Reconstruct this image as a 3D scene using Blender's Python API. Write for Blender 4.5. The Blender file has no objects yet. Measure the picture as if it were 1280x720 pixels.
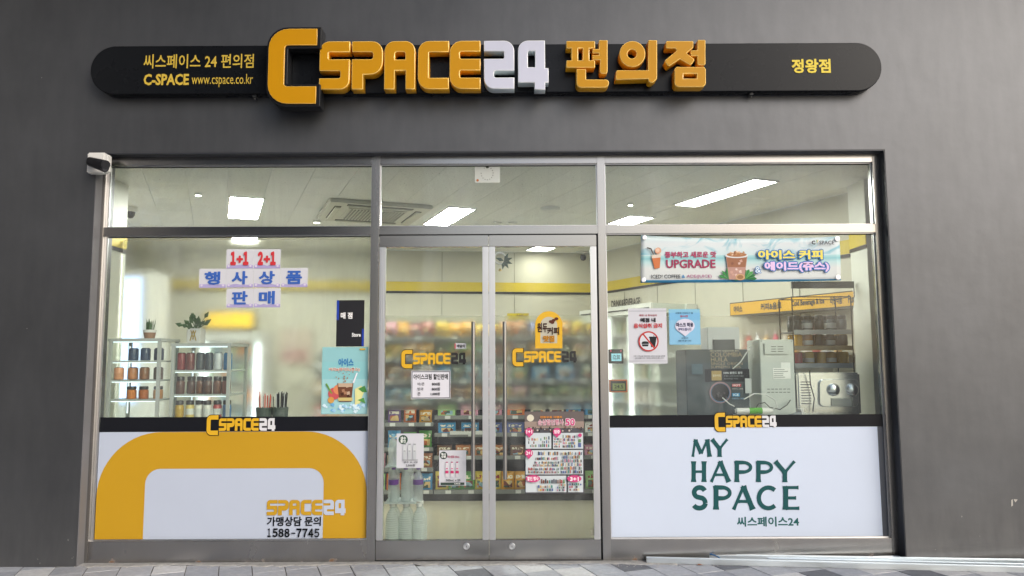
import bpy, bmesh, math, random
from mathutils import Vector, Matrix
random.seed(7)
SC = bpy.context.scene
COL = SC.collection
R = math.radians
# ---------------------------------------------------------------- camera
F = 940.0                                   # focal length in photo pixels (1280 wide)
cam = bpy.data.cameras.new('camera'); cam.sensor_width = 36; cam.lens = F / 1280 * 36
cam.clip_start = .05; cam.clip_end = 2000
CO = bpy.data.objects.new('camera', cam); COL.objects.link(CO); SC.camera = CO
CAMP = Vector((0, -5.05, 1.32))
CROT = (Matrix.Rotation(R(90 + 5.57), 3, 'X') @ Matrix.Rotation(R(-0.26), 3, 'Z'))
CO.location = CAMP; CO.rotation_euler = CROT.to_euler()
# ---------------------------------------------------------------- sky, sun, exposure
SUN_ROT, SUN_EL = 138, 31
w = bpy.data.worlds.new('World'); SC.world = w; w.use_nodes = True
nt = w.node_tree; sk = nt.nodes.new('ShaderNodeTexSky'); sk.sky_type = 'NISHITA'; sk.sun_disc = False
sk.sun_elevation = R(SUN_EL); sk.sun_rotation = R(SUN_ROT); sk.dust_density = 3.0; sk.air_density = 1.0; sk.ozone_density = 1.0
nt.links.new(sk.outputs[0], nt.nodes['Background'].inputs[0]); nt.nodes['Background'].inputs[1].default_value = .15
sl = bpy.data.lights.new('sun', 'SUN'); sl.energy = 1.1; sl.angle = R(38); sl.color = (1, 1, 1)
so = bpy.data.objects.new('sun', sl); COL.objects.link(so)
sd = Vector((math.sin(R(SUN_ROT)) * math.cos(R(SUN_EL)), math.cos(R(SUN_ROT)) * math.cos(R(SUN_EL)), math.sin(R(SUN_EL))))
so.rotation_euler = sd.to_track_quat('Z', 'Y').to_euler(); so.location = (0, 0, 12)
SC.view_settings.view_transform = 'Standard'; SC.view_settings.look = 'None'; SC.view_settings.gamma = 1
SC.view_settings.use_curve_mapping = False; SC.view_settings.exposure = 0.3
SC.cycles.use_denoising = True
SC.cycles.max_bounces = 12; SC.cycles.transparent_max_bounces = 24; SC.cycles.transmission_bounces = 12
SC.cycles.caustics_reflective = False; SC.cycles.caustics_refractive = True; SC.cycles.sample_clamp_indirect = 6
LAMP = 104.0                                   # radiance of the shop's ceiling panels

# ---------------------------------------------------------------- geometry of the place
def ray(px, py):
    return CROT @ Vector(((px - 640) / F, -(py - 360) / F, -1))
def W(px, py, y):                            # point on the vertical plane y seen at that photo pixel
    d = ray(px, py); return CAMP + d * ((y - CAMP.y) / d.y)
def G(px, py, z=0):
    d = ray(px, py); return CAMP + d * ((z - CAMP.z) / d.z)

# ---------------------------------------------------------------- materials
def lin(c):
    if isinstance(c, str):
        c = tuple(int(c[i:i + 2], 16) / 255 for i in (0, 2, 4))
        return tuple(x / 12.92 if x <= .04045 else ((x + .055) / 1.055) ** 2.4 for x in c)
    return c
_m = {}
def M(name, col, rough=.5, metal=0.0, var=.08, vs=4.0, bump=0.0, bs=60.0, spec=.5, emit=0.0, rvar=0.0, stretch=None, coat=0.0, obj=0.0):
    if name in _m: return _m[name]
    m = bpy.data.materials.new(name); m.use_nodes = True; n = m.node_tree.nodes; L = m.node_tree.links
    b = n['Principled BSDF']; col = lin(col)
    b.inputs['Base Color'].default_value = (*col, 1); b.inputs['Roughness'].default_value = rough
    b.inputs['Metallic'].default_value = metal; b.inputs['Specular IOR Level'].default_value = spec
    b.inputs['Coat Weight'].default_value = coat
    tc = n.new('ShaderNodeTexCoord'); mp = n.new('ShaderNodeMapping'); L.new(tc.outputs['Object'], mp.inputs[0])
    if stretch: mp.inputs['Scale'].default_value = stretch
    if var or obj:
        no = n.new('ShaderNodeTexNoise'); no.inputs['Scale'].default_value = vs; no.inputs['Detail'].default_value = 6
        no.inputs['Roughness'].default_value = .6
        L.new(mp.outputs[0], no.inputs[0])
        mr = n.new('ShaderNodeMapRange'); mr.inputs[1].default_value = .25; mr.inputs[2].default_value = .75
        mr.inputs[3].default_value = 1 - var; mr.inputs[4].default_value = 1 + var
        L.new(no.outputs[0], mr.inputs[0])
        last = mr.outputs[0]
        if obj:
            oi = n.new('ShaderNodeObjectInfo'); m2 = n.new('ShaderNodeMapRange'); m2.inputs[3].default_value = 1 - obj; m2.inputs[4].default_value = 1 + obj
            L.new(oi.outputs['Random'], m2.inputs[0]); mu = n.new('ShaderNodeMath'); mu.operation = 'MULTIPLY'
            L.new(last, mu.inputs[0]); L.new(m2.outputs[0], mu.inputs[1]); last = mu.outputs[0]
        vm = n.new('ShaderNodeVectorMath'); vm.operation = 'SCALE'; vm.inputs[0].default_value = col
        L.new(last, vm.inputs['Scale']); L.new(vm.outputs[0], b.inputs['Base Color'])
        if rvar:
            m3 = n.new('ShaderNodeMapRange'); m3.inputs[1].default_value = .3; m3.inputs[2].default_value = .7
            m3.inputs[3].default_value = rough - rvar; m3.inputs[4].default_value = rough + rvar
            L.new(no.outputs[0], m3.inputs[0]); L.new(m3.outputs[0], b.inputs['Roughness'])
    if bump:
        nb = n.new('ShaderNodeTexNoise'); nb.inputs['Scale'].default_value = bs; nb.inputs['Detail'].default_value = 5
        L.new(mp.outputs[0], nb.inputs[0]); bu = n.new('ShaderNodeBump'); bu.inputs['Strength'].default_value = bump; bu.inputs['Distance'].default_value = .01
        L.new(nb.outputs[0], bu.inputs['Height']); L.new(bu.outputs[0], b.inputs['Normal'])
    if emit:
        b.inputs['Emission Color'].default_value = (*col, 1); b.inputs['Emission Strength'].default_value = emit
    _m[name] = m; return m
def ink(h, rough=.55):                       # flat print
    return M('print_' + h + ('' if rough == .55 else '_gloss'), h, rough, var=.03, vs=9, spec=.25)
def glass_mat(name, tint=(.93, .96, .94), film=0.0, rough=.2, clear=0.0, ior=1.45):
    if name in _m: return _m[name]
    m = bpy.data.materials.new(name); m.use_nodes = True; n = m.node_tree.nodes; L = m.node_tree.links
    n.clear(); out = n.new('ShaderNodeOutputMaterial')
    if film:
        t = n.new('ShaderNodeBsdfRefraction'); t.inputs['Roughness'].default_value = rough; t.inputs['IOR'].default_value = 1.03; t.distribution = 'BECKMANN'
    else:
        t = n.new('ShaderNodeBsdfTransparent')
    t.inputs['Color'].default_value = (*tint, 1)
    last = t.outputs[0]
    if film:
        cl = n.new('ShaderNodeBsdfTransparent'); cl.inputs[0].default_value = (*tint, 1); m0 = n.new('ShaderNodeMixShader'); m0.inputs[0].default_value = clear
        L.new(last, m0.inputs[1]); L.new(cl.outputs[0], m0.inputs[2]); last = m0.outputs[0]
        d = n.new('ShaderNodeBsdfTranslucent'); d.inputs[0].default_value = (.8, .82, .78, 1)
        mx = n.new('ShaderNodeMixShader'); mx.inputs[0].default_value = film
        L.new(last, mx.inputs[1]); L.new(d.outputs[0], mx.inputs[2]); last = mx.outputs[0]
    if name == 'clear_glass':            # reflection haze painted as a pale layer, with dust and wiping smears
        tcg = n.new('ShaderNodeTexCoord'); mg = n.new('ShaderNodeMapping'); mg.inputs['Scale'].default_value = (1, 1, .45); mg.inputs['Rotation'].default_value = (0, .5, 0)
        ng = n.new('ShaderNodeTexNoise'); ng.inputs['Scale'].default_value = 2.2; ng.inputs['Detail'].default_value = 7; ng.inputs['Roughness'].default_value = .65; ng.inputs['Distortion'].default_value = 1.2
        L.new(tcg.outputs['Object'], mg.inputs[0]); L.new(mg.outputs[0], ng.inputs[0]); mrg = n.new('ShaderNodeMapRange'); mrg.inputs[1].default_value = .40; mrg.inputs[2].default_value = .75; mrg.inputs[3].default_value = .012; mrg.inputs[4].default_value = .085
        L.new(ng.outputs[0], mrg.inputs[0]); dg = n.new('ShaderNodeBsdfDiffuse'); dg.inputs[0].default_value = (.8, .82, .84, 1); mdg = n.new('ShaderNodeMixShader')
        L.new(mrg.outputs[0], mdg.inputs[0]); L.new(last, mdg.inputs[1]); L.new(dg.outputs[0], mdg.inputs[2]); last = mdg.outputs[0]
    g = n.new('ShaderNodeBsdfGlossy'); g.inputs['Roughness'].default_value = .02
    fr = n.new('ShaderNodeFresnel'); fr.inputs['IOR'].default_value = ior
    ge = n.new('ShaderNodeNewGeometry'); fm_ = n.new('ShaderNodeMath'); fm_.operation = 'MULTIPLY_ADD'; L.new(ge.outputs['Backfacing'], fm_.inputs[0]); fm_.inputs[1].default_value = -1; fm_.inputs[2].default_value = 1
    f2 = n.new('ShaderNodeMath'); f2.operation = 'MULTIPLY'; L.new(fr.outputs[0], f2.inputs[0]); L.new(fm_.outputs[0], f2.inputs[1])
    mx = n.new('ShaderNodeMixShader'); L.new(f2.outputs[0], mx.inputs[0]); L.new(last, mx.inputs[1]); L.new(g.outputs[0], mx.inputs[2])
    L.new(mx.outputs[0], out.inputs[0]); _m[name] = m; return m
def wall_mat():
    m = M('dark_grey_wall_paint', (.12, .122, .126), .46, .75, spec=.8, var=0)
    n = m.node_tree.nodes; L = m.node_tree.links; b = n['Principled BSDF']; tc = [x for x in n if x.type == 'TEX_COORD'][0]
    a = n.new('ShaderNodeTexNoise'); a.inputs['Scale'].default_value = 1.1; a.inputs['Detail'].default_value = 9; a.inputs['Roughness'].default_value = .62
    c = n.new('ShaderNodeTexNoise'); c.inputs['Scale'].default_value = 14; c.inputs['Detail'].default_value = 5
    mp = n.new('ShaderNodeMapping'); mp.inputs['Scale'].default_value = (1, 1, .25)
    L.new(tc.outputs['Object'], mp.inputs[0]); L.new(mp.outputs[0], c.inputs[0]); L.new(tc.outputs['Object'], a.inputs[0])
    ad = n.new('ShaderNodeMath'); ad.operation = 'MULTIPLY_ADD'; ad.inputs[1].default_value = .35; L.new(c.outputs[0], ad.inputs[0]); L.new(a.outputs[0], ad.inputs[2])
    mr = n.new('ShaderNodeMapRange'); mr.inputs[1].default_value = .4; mr.inputs[2].default_value = .95
    mr.inputs[3].default_value = .80; mr.inputs[4].default_value = 1.22; L.new(ad.outputs[0], mr.inputs[0])
    vm = n.new('ShaderNodeVectorMath'); vm.operation = 'SCALE'; vm.inputs[0].default_value = (.100, .104, .112)
    L.new(mr.outputs[0], vm.inputs['Scale'])
    # chips and pale dust spots, more of them near the ground
    v = n.new('ShaderNodeTexNoise'); v.inputs['Scale'].default_value = 26; v.inputs['Detail'].default_value = 2; L.new(tc.outputs['Object'], v.inputs[0])
    sx = n.new('ShaderNodeSeparateXYZ'); L.new(tc.outputs['Object'], sx.inputs[0])
    th = n.new('ShaderNodeMapRange'); th.inputs[1].default_value = 0; th.inputs[2].default_value = .55; th.inputs[3].default_value = .70; th.inputs[4].default_value = .80
    L.new(sx.outputs[2], th.inputs[0])
    gt = n.new('ShaderNodeMath'); gt.operation = 'GREATER_THAN'; L.new(v.outputs[0], gt.inputs[0]); L.new(th.outputs[0], gt.inputs[1])
    mi = n.new('ShaderNodeMix'); mi.data_type = 'RGBA'; L.new(gt.outputs[0], mi.inputs[0]); L.new(vm.outputs[0], mi.inputs[6]); mi.inputs[7].default_value = (.30, .30, .30, 1)
    # pavement bounce light painted in: paler toward the foot of the wall
    du = n.new('ShaderNodeMapRange'); du.inputs[1].default_value = .0; du.inputs[2].default_value = .5; du.inputs[3].default_value = .75; du.inputs[4].default_value = 0
    L.new(sx.outputs[2], du.inputs[0]); dm = n.new('ShaderNodeMath'); dm.operation = 'MULTIPLY'; L.new(du.outputs[0], dm.inputs[0]); L.new(c.outputs[0], dm.inputs[1])
    mj = n.new('ShaderNodeMix'); mj.data_type = 'RGBA'; L.new(dm.outputs[0], mj.inputs[0]); L.new(mi.outputs[2], mj.inputs[6]); mj.inputs[7].default_value = (.2, .2, .2, 1)
    L.new(mj.outputs[2], b.inputs['Base Color'])
    bu = n.new('ShaderNodeBump'); bu.inputs['Strength'].default_value = .13; bu.inputs['Distance'].default_value = .012
    b2 = n.new('ShaderNodeTexNoise'); b2.inputs['Scale'].default_value = 7; b2.inputs['Detail'].default_value = 8; b2.inputs['Roughness'].default_value = .55
    L.new(tc.outputs['Object'], b2.inputs[0]); L.new(b2.outputs[0], bu.inputs['Height']); L.new(bu.outputs[0], b.inputs['Normal'])
    rr = n.new('ShaderNodeMapRange'); rr.inputs[3].default_value = .40; rr.inputs[4].default_value = .54; L.new(a.outputs[0], rr.inputs[0]); L.new(rr.outputs[0], b.inputs['Roughness'])
    return m

WALL = wall_mat()
STEEL = M('brushed_steel', (.42, .41, .40), .25, 1, var=.05, vs=1.2, rvar=.03, stretch=(6, 1, .5))
STEELH = M('brushed_steel_rail', (.40, .39, .38), .23, 1, var=.06, vs=1.2, rvar=.03, stretch=(.6, 1, 6))
STEELB = M('brushed_steel_base_rail', (.40, .39, .38), .25, 1, var=.10, vs=1.0, rvar=.04, stretch=(3, 1, 1))
_n = STEELB.node_tree.nodes; _L = STEELB.node_tree.links; _b = _n['Principled BSDF']; _s = _b.inputs['Base Color'].links[0].from_socket
_t = [x for x in _n if x.type == 'TEX_COORD'][0]; _q = _n.new('ShaderNodeSeparateXYZ'); _L.new(_t.outputs['Object'], _q.inputs[0])
_r = _n.new('ShaderNodeMapRange'); _r.inputs[1].default_value = 0; _r.inputs[2].default_value = .06; _r.inputs[3].default_value = .16; _r.inputs[4].default_value = -.1; _L.new(_q.outputs[2], _r.inputs[0])
_o = _n.new('ShaderNodeTexNoise'); _o.inputs['Scale'].default_value = 9; _o.inputs['Detail'].default_value = 6; _L.new(_t.outputs['Object'], _o.inputs[0])
_a = _n.new('ShaderNodeMath'); _a.operation = 'ADD'; _L.new(_r.outputs[0], _a.inputs[0]); _L.new(_o.outputs[0], _a.inputs[1])
_g = _n.new('ShaderNodeMapRange'); _g.inputs[1].default_value = .68; _g.inputs[2].default_value = .78; _L.new(_a.outputs[0], _g.inputs[0])
_x = _n.new('ShaderNodeMix'); _x.data_type = 'RGBA'; _L.new(_g.outputs[0], _x.inputs[0]); _L.new(_s, _x.inputs[6]); _x.inputs[7].default_value = (.17, .10, .06, 1); _L.new(_x.outputs[2], _b.inputs['Base Color'])
_mt = _n.new('ShaderNodeMath'); _mt.operation = 'SUBTRACT'; _mt.inputs[0].default_value = 1; _L.new(_g.outputs[0], _mt.inputs[1]); _L.new(_mt.outputs[0], _b.inputs['Metallic'])
ALU = M('silver_aluminium', (.72, .73, .75), .35, 1, var=.05)
DARKGAP = M('black_gasket', (.012, .012, .013), .7)
GLASS = glass_mat('clear_glass')
CABGLASS = glass_mat('cabinet_glass', (.97, .985, .975), ior=1.12)
FILM = glass_mat('frosted_film', (.94, .95, .92), .03, .52, .0)
FILML = glass_mat('soft_frosted_film', (.97, .98, .97), .015, .56, .0)
FILMR = glass_mat('light_frosted_film', (.98, .98, .975), .01, .50, .0)
CREAM = M('cream_wall_paint', (.53, .515, .42), .6, var=.03, vs=2)
PALE = M('pale_wall_paint', (.62, .64, .64), .6, var=.03)
CEIL = None
YEL = M('yellow_band_paint', (.56, .42, .01), .5, var=.03)
BLK = M('black_board', (.010, .011, .013), .35, var=.1, spec=.2)
SIGNBLK = M('sign_board_black', (.006, .007, .009), .28, 0, var=.12, vs=3, spec=.18, rvar=.04)
ORANGE = M('orange_acrylic', (.53, .25, .001), .40, var=.03, spec=.25)
SIDEOR = M('orange_side_bounce', (.80, .38, .01), .35, var=.04)  # sides coloured brighter than the faces, standing in for ground bounce
LILAC = M('pale_white_acrylic', (.56, .58, .70), .35, var=.02)
WHITEP = M('white_panel_print', (.49, .55, .67), .42, var=.03, vs=1.6, bump=.12, bs=2.5)
YELP = M('amber_panel_print', (.53, .30, .010), .45, var=.03, vs=2)
GREENP = ink('165052')
WPL = M('white_plastic', (.7, .7, .68), .4, var=.03)
DGREY = M('dark_grey_metal', (.05, .053, .055), .45, var=.1)
SHELF = M('grey_shelf_steel', (.16, .165, .16), .45, .2, var=.08)
GREYM = M('light_grey_machine', (.55, .59, .56), .4, .1, var=.05)

# ---------------------------------------------------------------- mesh helpers
def tag(o, label=None, cat=None, group=None, kind=None):
    if label: o['label'] = label
    if cat: o['category'] = cat
    if group: o['group'] = group
    if kind: o['kind'] = kind
    return o
def root(name, loc, label, cat, group=None, rz=0, kind=None):
    o = bpy.data.objects.new(name, None); o.empty_display_size = .1; COL.objects.link(o)
    o.location = loc; o.rotation_euler.z = rz
    return tag(o, label, cat, group)
def wloc(o):
    v = Vector((0, 0, 0))
    while o: v += o.location; o = o.parent
    return v
class MB:
    """collects shapes; build() links them as one mesh. rel=True: coordinates are already the parent's own."""
    def __init__(s): s.v = []; s.f = []; s.mi = []; s.sm = []; s.mats = []
    def add(s, vs, fs, mi=0, smooth=False):
        k = len(s.v); s.v += [Vector(p) for p in vs]; s.f += [tuple(i + k for i in f) for f in fs]
        s.mi += [mi] * len(fs); s.sm += [smooth] * len(fs); return s
    def box(s, x0, x1, y0, y1, z0, z1, mi=0, bev=0.0, mat=None):
        if x1 < x0: x0, x1 = x1, x0
        if z1 < z0: z0, z1 = z1, z0
        if bev and min(x1 - x0, y1 - y0, z1 - z0) > 2.2 * bev:
            bm = bmesh.new(); bmesh.ops.create_cube(bm, size=1)
            for v in bm.verts: v.co = Vector((x0 + (v.co.x + .5) * (x1 - x0), y0 + (v.co.y + .5) * (y1 - y0), z0 + (v.co.z + .5) * (z1 - z0)))
            bmesh.ops.bevel(bm, geom=list(bm.edges), offset=bev, segments=2, affect='EDGES')
            bm.verts.index_update(); vs = [v.co.copy() for v in bm.verts]; fs = [[v.index for v in f.verts] for f in bm.faces]; bm.free()
        else:
            vs = [Vector((x, y, z)) for x in (x0, x1) for y in (y0, y1) for z in (z0, z1)]
            fs = [(0, 1, 3, 2), (4, 6, 7, 5), (0, 4, 5, 1), (2, 3, 7, 6), (0, 2, 6, 4), (1, 5, 7, 3)]
        if mat: vs = [mat @ Vector(v) for v in vs]
        return s.add(vs, fs, mi)
    def prism(s, poly, y0, y1, mi=0, mat=None):           # poly in x,z, extruded along y (convex or simple)
        n = len(poly); vs = [(x, y0, z) for x, z in poly] + [(x, y1, z) for x, z in poly]
        fs = [tuple(range(n)), tuple(range(2 * n - 1, n - 1, -1))] + [(i, i + n, (i + 1) % n + n, (i + 1) % n) for i in range(n)]
        if mat: vs = [mat @ Vector(v) for v in vs]
        return s.add(vs, fs, mi)
    def plate(s, poly, z0, z1, mi=0):                      # poly in x,y, extruded along z
        n = len(poly); vs = [(x, y, z0) for x, y in poly] + [(x, y, z1) for x, y in poly]
        return s.add(vs, [tuple(range(n - 1, -1, -1)), tuple(range(n, 2 * n))] + [(i, (i + 1) % n, (i + 1) % n + n, i + n) for i in range(n)], mi)
    def lathe(s, prof, c=(0, 0, 0), n=16, mi=0, smooth=True, mat=None):
        vs = []; fs = []
        for r, z in prof:
            for k in range(n): a = 2 * math.pi * k / n; vs.append(Vector((c[0] + r * math.cos(a), c[1] + r * math.sin(a), c[2] + z)))
        for j in range(len(prof) - 1):
            for k in range(n): fs.append((j * n + k, j * n + (k + 1) % n, (j + 1) * n + (k + 1) % n, (j + 1) * n + k))
        if prof[0][0] > 1e-4: fs.append(tuple(range(n - 1, -1, -1)))
        if prof[-1][0] > 1e-4: fs.append(tuple((len(prof) - 1) * n + k for k in range(n)))
        if mat: vs = [mat @ v for v in vs]
        return s.add(vs, fs, mi, smooth)
    def tube(s, pts, r, n=8, mi=0):
        pts = [Vector(p) for p in pts]; vs = []; fs = []
        for i, p in enumerate(pts):
            t = (pts[min(i + 1, len(pts) - 1)] - pts[max(i - 1, 0)]).normalized()
            a = t.orthogonal().normalized() if abs(t.z) > .9 else t.cross(Vector((0, 0, 1))).normalized(); b = t.cross(a)
            rr = r[i] if isinstance(r, (list, tuple)) else r
            for k in range(n): q = 2 * math.pi * k / n; vs.append(p + a * rr * math.cos(q) + b * rr * math.sin(q))
        for i in range(len(pts) - 1):
            for k in range(n): fs.append((i * n + k, i * n + (k + 1) % n, (i + 1) * n + (k + 1) % n, (i + 1) * n + k))
        fs.append(tuple(range(n - 1, -1, -1))); fs.append(tuple((len(pts) - 1) * n + k for k in range(n)))
        return s.add(vs, fs, mi, True)
    def mesh(s, name, mats, off=Vector((0, 0, 0))):
        me = bpy.data.meshes.new(name); me.from_pydata([v - off for v in s.v], [], s.f)
        for m in (mats if isinstance(mats, (list, tuple)) else [mats]): me.materials.append(m)
        me.polygons.foreach_set('material_index', s.mi); me.polygons.foreach_set('use_smooth', s.sm)
        bm = bmesh.new(); bm.from_mesh(me); bmesh.ops.recalc_face_normals(bm, faces=bm.faces); bm.to_mesh(me); bm.free()
        if any(s.sm): me.set_sharp_from_angle(angle=R(40))
        return me
    def build(s, name, mats, parent=None, rel=False):
        off = Vector((0, 0, 0)) if (rel or parent is None) else wloc(parent)
        o = bpy.data.objects.new(name, s.mesh(name, mats, off)); COL.objects.link(o); o.parent = parent
        return o
def structure(o): o['kind'] = 'structure'; return o
def link_mesh(name, me, parent=None, loc=(0, 0, 0), mat=None):
    o = bpy.data.objects.new(name, me); COL.objects.link(o); o.parent = parent; o.location = loc
    if mat:
        o.material_slots[0].link = 'OBJECT'; o.material_slots[0].material = mat
    return o

# ---- outlines and writing
def rounded(pts, seg=6):                                   # pts: (x, y[, r]) -> polygon with rounded corners
    out = []; n = len(pts)
    for i, p in enumerate(pts):
        r = p[2] if len(p) > 2 else 0; P = Vector(p[:2])
        if not r: out.append(P); continue
        a = (Vector(pts[i - 1][:2]) - P); b = (Vector(pts[(i + 1) % n][:2]) - P); la, lb = a.length, b.length; a.normalize(); b.normalize()
        ang = a.angle(b); d = min(r / math.tan(ang / 2), la * .98, lb * .98); rr = d * math.tan(ang / 2)
        c = P + (a + b).normalized() * (rr / math.sin(ang / 2)); s = P + a * d - c; e = P + b * d - c
        tot = s.angle_signed(e) if s.length > 1e-6 else 0
        for k in range(seg + 1):
            t = -tot * k / seg; q = Vector((s.x * math.cos(t) - s.y * math.sin(t), s.x * math.sin(t) + s.y * math.cos(t))); out.append(c + q)
    return out
def outline_mesh(loops, depth, bev=0.0):                   # 2D filled outline -> mesh, x right, z up, front at y=0, back at y=depth
    cu = bpy.data.curves.new('outline', 'CURVE'); cu.dimensions = '2D'; cu.fill_mode = 'BOTH'
    for lp in loops:
        s = cu.splines.new('POLY'); s.points.add(len(lp) - 1); s.use_cyclic_u = True
        for k, p in enumerate(lp): s.points[k].co = (p[0], p[1], 0, 1)
    cu.extrude = max(depth / 2 - bev, 0); cu.bevel_depth = bev; cu.bevel_resolution = 1; cu.offset = -bev
    o = bpy.data.objects.new('tmp', cu); me = bpy.data.meshes.new_from_object(o); bpy.data.objects.remove(o); bpy.data.curves.remove(cu)
    for v in me.vertices: x, y, z = v.co; v.co = (x, depth / 2 - z, y)
    return me
_tc = {}
def text_pts(s, bold=0.0):
    key = (s, bold)
    if key in _tc: return _tc[key]
    cu = bpy.data.curves.new('t', 'FONT'); cu.body = s; cu.offset = min(bold, .017); cu.resolution_u = 2; cu.align_x = 'LEFT'; cu.space_line = .95
    o = bpy.data.objects.new('t', cu); me = bpy.data.meshes.new_from_object(o); bpy.data.objects.remove(o); bpy.data.curves.remove(cu)
    vs = [tuple(v.co) for v in me.vertices]; fs = [tuple(p.vertices) for p in me.polygons]; bpy.data.meshes.remove(me)
    if bold > .017:
        e = bold - .012; V = []; Fs = []
        for k, (dx, dy) in enumerate(((0, 0), (e, 0), (-e, 0), (0, e), (0, -e), (e * .7, e * .7), (-e * .7, e * .7), (e * .7, -e * .7), (-e * .7, -e * .7))):
            b = len(V); V += [(x + dx, y + dy, k * .0016) for x, y, _ in vs]; Fs += [tuple(i + b for i in f) for f in fs]
        vs, fs = V, Fs
    _tc[key] = (vs, fs); return _tc[key]
def add_text(mb, s, p0, p1, mi=0, bold=0.0, fit=True, align='c', mat=None, y=None):
    """write s into the x,z box p0 (top-left) - p1 (bottom-right) on the plane y."""
    vs, fs = text_pts(s, bold)
    if not vs: return mb
    xs = [v[0] for v in vs]; zs = [v[1] for v in vs]; bx, bX, bz, bZ = min(xs), max(xs), min(zs), max(zs)
    Wd, H = p1[0] - p0[0], p0[1] - p1[1]
    sz = H / (bZ - bz); sx = Wd / (bX - bx)
    if not fit: sx = min(sz, sx); 
    x0 = p0[0] if align == 'l' or fit else (p0[0] + (Wd - sx * (bX - bx)) / 2 if align == 'c' else p1[0] - sx * (bX - bx))
    out = [Vector((x0 + (v[0] - bx) * sx, y - v[2] * sz * .12, p1[1] + (v[1] - bz) * sz)) for v in vs]
    if mat: out = [mat @ v for v in out]
    return mb.add(out, fs, mi)
class Print:
    """flat print on a sheet that hangs on plane y: every call lays ink a hair in front of the last."""
    def __init__(s, parent, y, step=.0006):
        s.p = parent; s.y = y; s.k = 0; s.step = step; s.groups = {}
    def _mb(s, col, name='print'):
        key = (col if isinstance(col, str) else col.name, name)
        if key not in s.groups: s.groups[key] = (MB(), col)
        return s.groups[key][0]
    def ny(s): s.k += 1 if s.k < 10 else .06; return s.y - s.k * s.step
    def rect(s, x0, y0, x1, y1, col, name='print'):
        a = W(x0, y0, s.y); b = W(x1, y1, s.y); y = s.ny()
        s._mb(col, name).add([(a.x, y, b.z), (b.x, y, b.z), (b.x, y, a.z), (a.x, y, a.z)], [(0, 1, 2, 3)]); return s
    def poly(s, pts, col, name='print'):
        y = s.ny(); P = [W(px, py, s.y) for px, py in pts]
        s._mb(col, name).add([(p.x, y, p.z) for p in P], [tuple(range(len(P)))]); return s
    def disc(s, cx, cy, r, col, name='print', ry=None, n=20):
        return s.poly([(cx + r * math.cos(2 * math.pi * k / n), cy + (ry or r) * math.sin(2 * math.pi * k / n)) for k in range(n)], col, name)
    def text(s, t, x0, y0, x1, y1, col, bold=0.0, fit=True, align='c', name='lettering'):
        a = W(x0, y0, s.y); b = W(x1, y1, s.y); y = s.ny()
        add_text(s._mb(col, name), t, (a.x, a.z), (b.x, b.z), bold=bold, fit=fit, align=align, y=y); s.k += 2 if bold > .017 else 0; return s
    def done(s):
        for (k, name), (mb, col) in s.groups.items():
            o = mb.build(name, ink(col) if isinstance(col, str) else col, s.p)
            if name != 'lettering' and len(mb.f) > 3: o['kind'] = 'stuff'
def sheet(name, x0, y0, x1, y1, y, mat, label, cat, group=None, thick=.0012, part='paper_sheet', skew=None):
    a = W(x0, y0, y); b = W(x1, y1, y)
    r = root(name, ((a.x + b.x) / 2, y, b.z), label, cat, group)
    MB().box(a.x, b.x, y, y + thick, b.z, a.z).build(part, mat, r)
    return r

# glyphs of the logo, drawn from the photo (y down, 235 tall)
def flip(pts): return [(p[0], -p[1]) + tuple(p[2:]) for p in pts]
GL = {
 'S': [[(152, 0), (152, 53), (45, 53, 6), (45, 88, 6), (152, 88), (152, 235, 48), (0, 235), (0, 180), (105, 180, 9), (105, 145, 9), (0, 145), (0, 0, 48)]],
 'P': [[(0, 0), (155, 0, 55), (155, 163, 62), (58, 163), (58, 235), (0, 235), (0, 88), (105, 88, 12), (105, 53, 12), (0, 53)]],
 'A': [[(0, 235), (0, 0, 50), (155, 0, 50), (155, 235), (107, 235), (107, 145), (53, 145), (53, 235)], [(53, 53, 12), (53, 90), (105, 90), (105, 53, 12)]],
 'C': [[(155, 0), (155, 55), (55, 55, 5), (55, 180, 5), (155, 180), (155, 235), (0, 235, 55), (0, 0, 55)]],
 'E': [[(155, 0), (155, 53), (52, 53, 8), (52, 88, 8), (155, 88), (155, 145), (52, 145, 8), (52, 180, 8), (155, 180), (155, 235), (0, 235, 60), (0, 0, 60)]],
 '2': [[(0, 0), (152, 0, 50), (152, 147), (50, 147, 12), (50, 180, 12), (152, 180), (152, 235), (0, 235, 50), (0, 88), (100, 88, 6), (100, 53, 6), (0, 53)]],
 '4': [[(0, 0, 50), (136, 0), (136, 135), (153, 135), (153, 206), (136, 206), (136, 240), (82, 240), (82, 206), (0, 206)], [(50, 52, 8), (50, 130), (86, 130), (86, 52)]],
 'B': [[(0, 0, 95), (233, 0), (233, 82), (78, 82, 15), (78, 288, 15), (233, 288), (233, 373), (0, 373, 95)]],
 'K': [[(-11, -12, 100), (252, -12, 5), (252, 96, 5), (92, 96, 6), (92, 274, 6), (252, 274, 5), (252, 386, 5), (-11, 386, 100)]],
}
LOGO = [('B', 0, 0), ('S', 250, 60), ('P', 412, 60), ('A', 574, 60), ('C', 742, 60), ('E', 900, 60), ('2', 1072, 60), ('4', 1242, 60)]
def glyph_loops(ch, ox, oy, s, x0, z0):                     # s metres per unit; x0,z0 top-left corner
    return [[(x0 + (ox + p.x) * s[0], z0 - (oy - p.y) * s[1]) for p in rounded(flip(lp))] for lp in GL[ch]]
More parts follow.
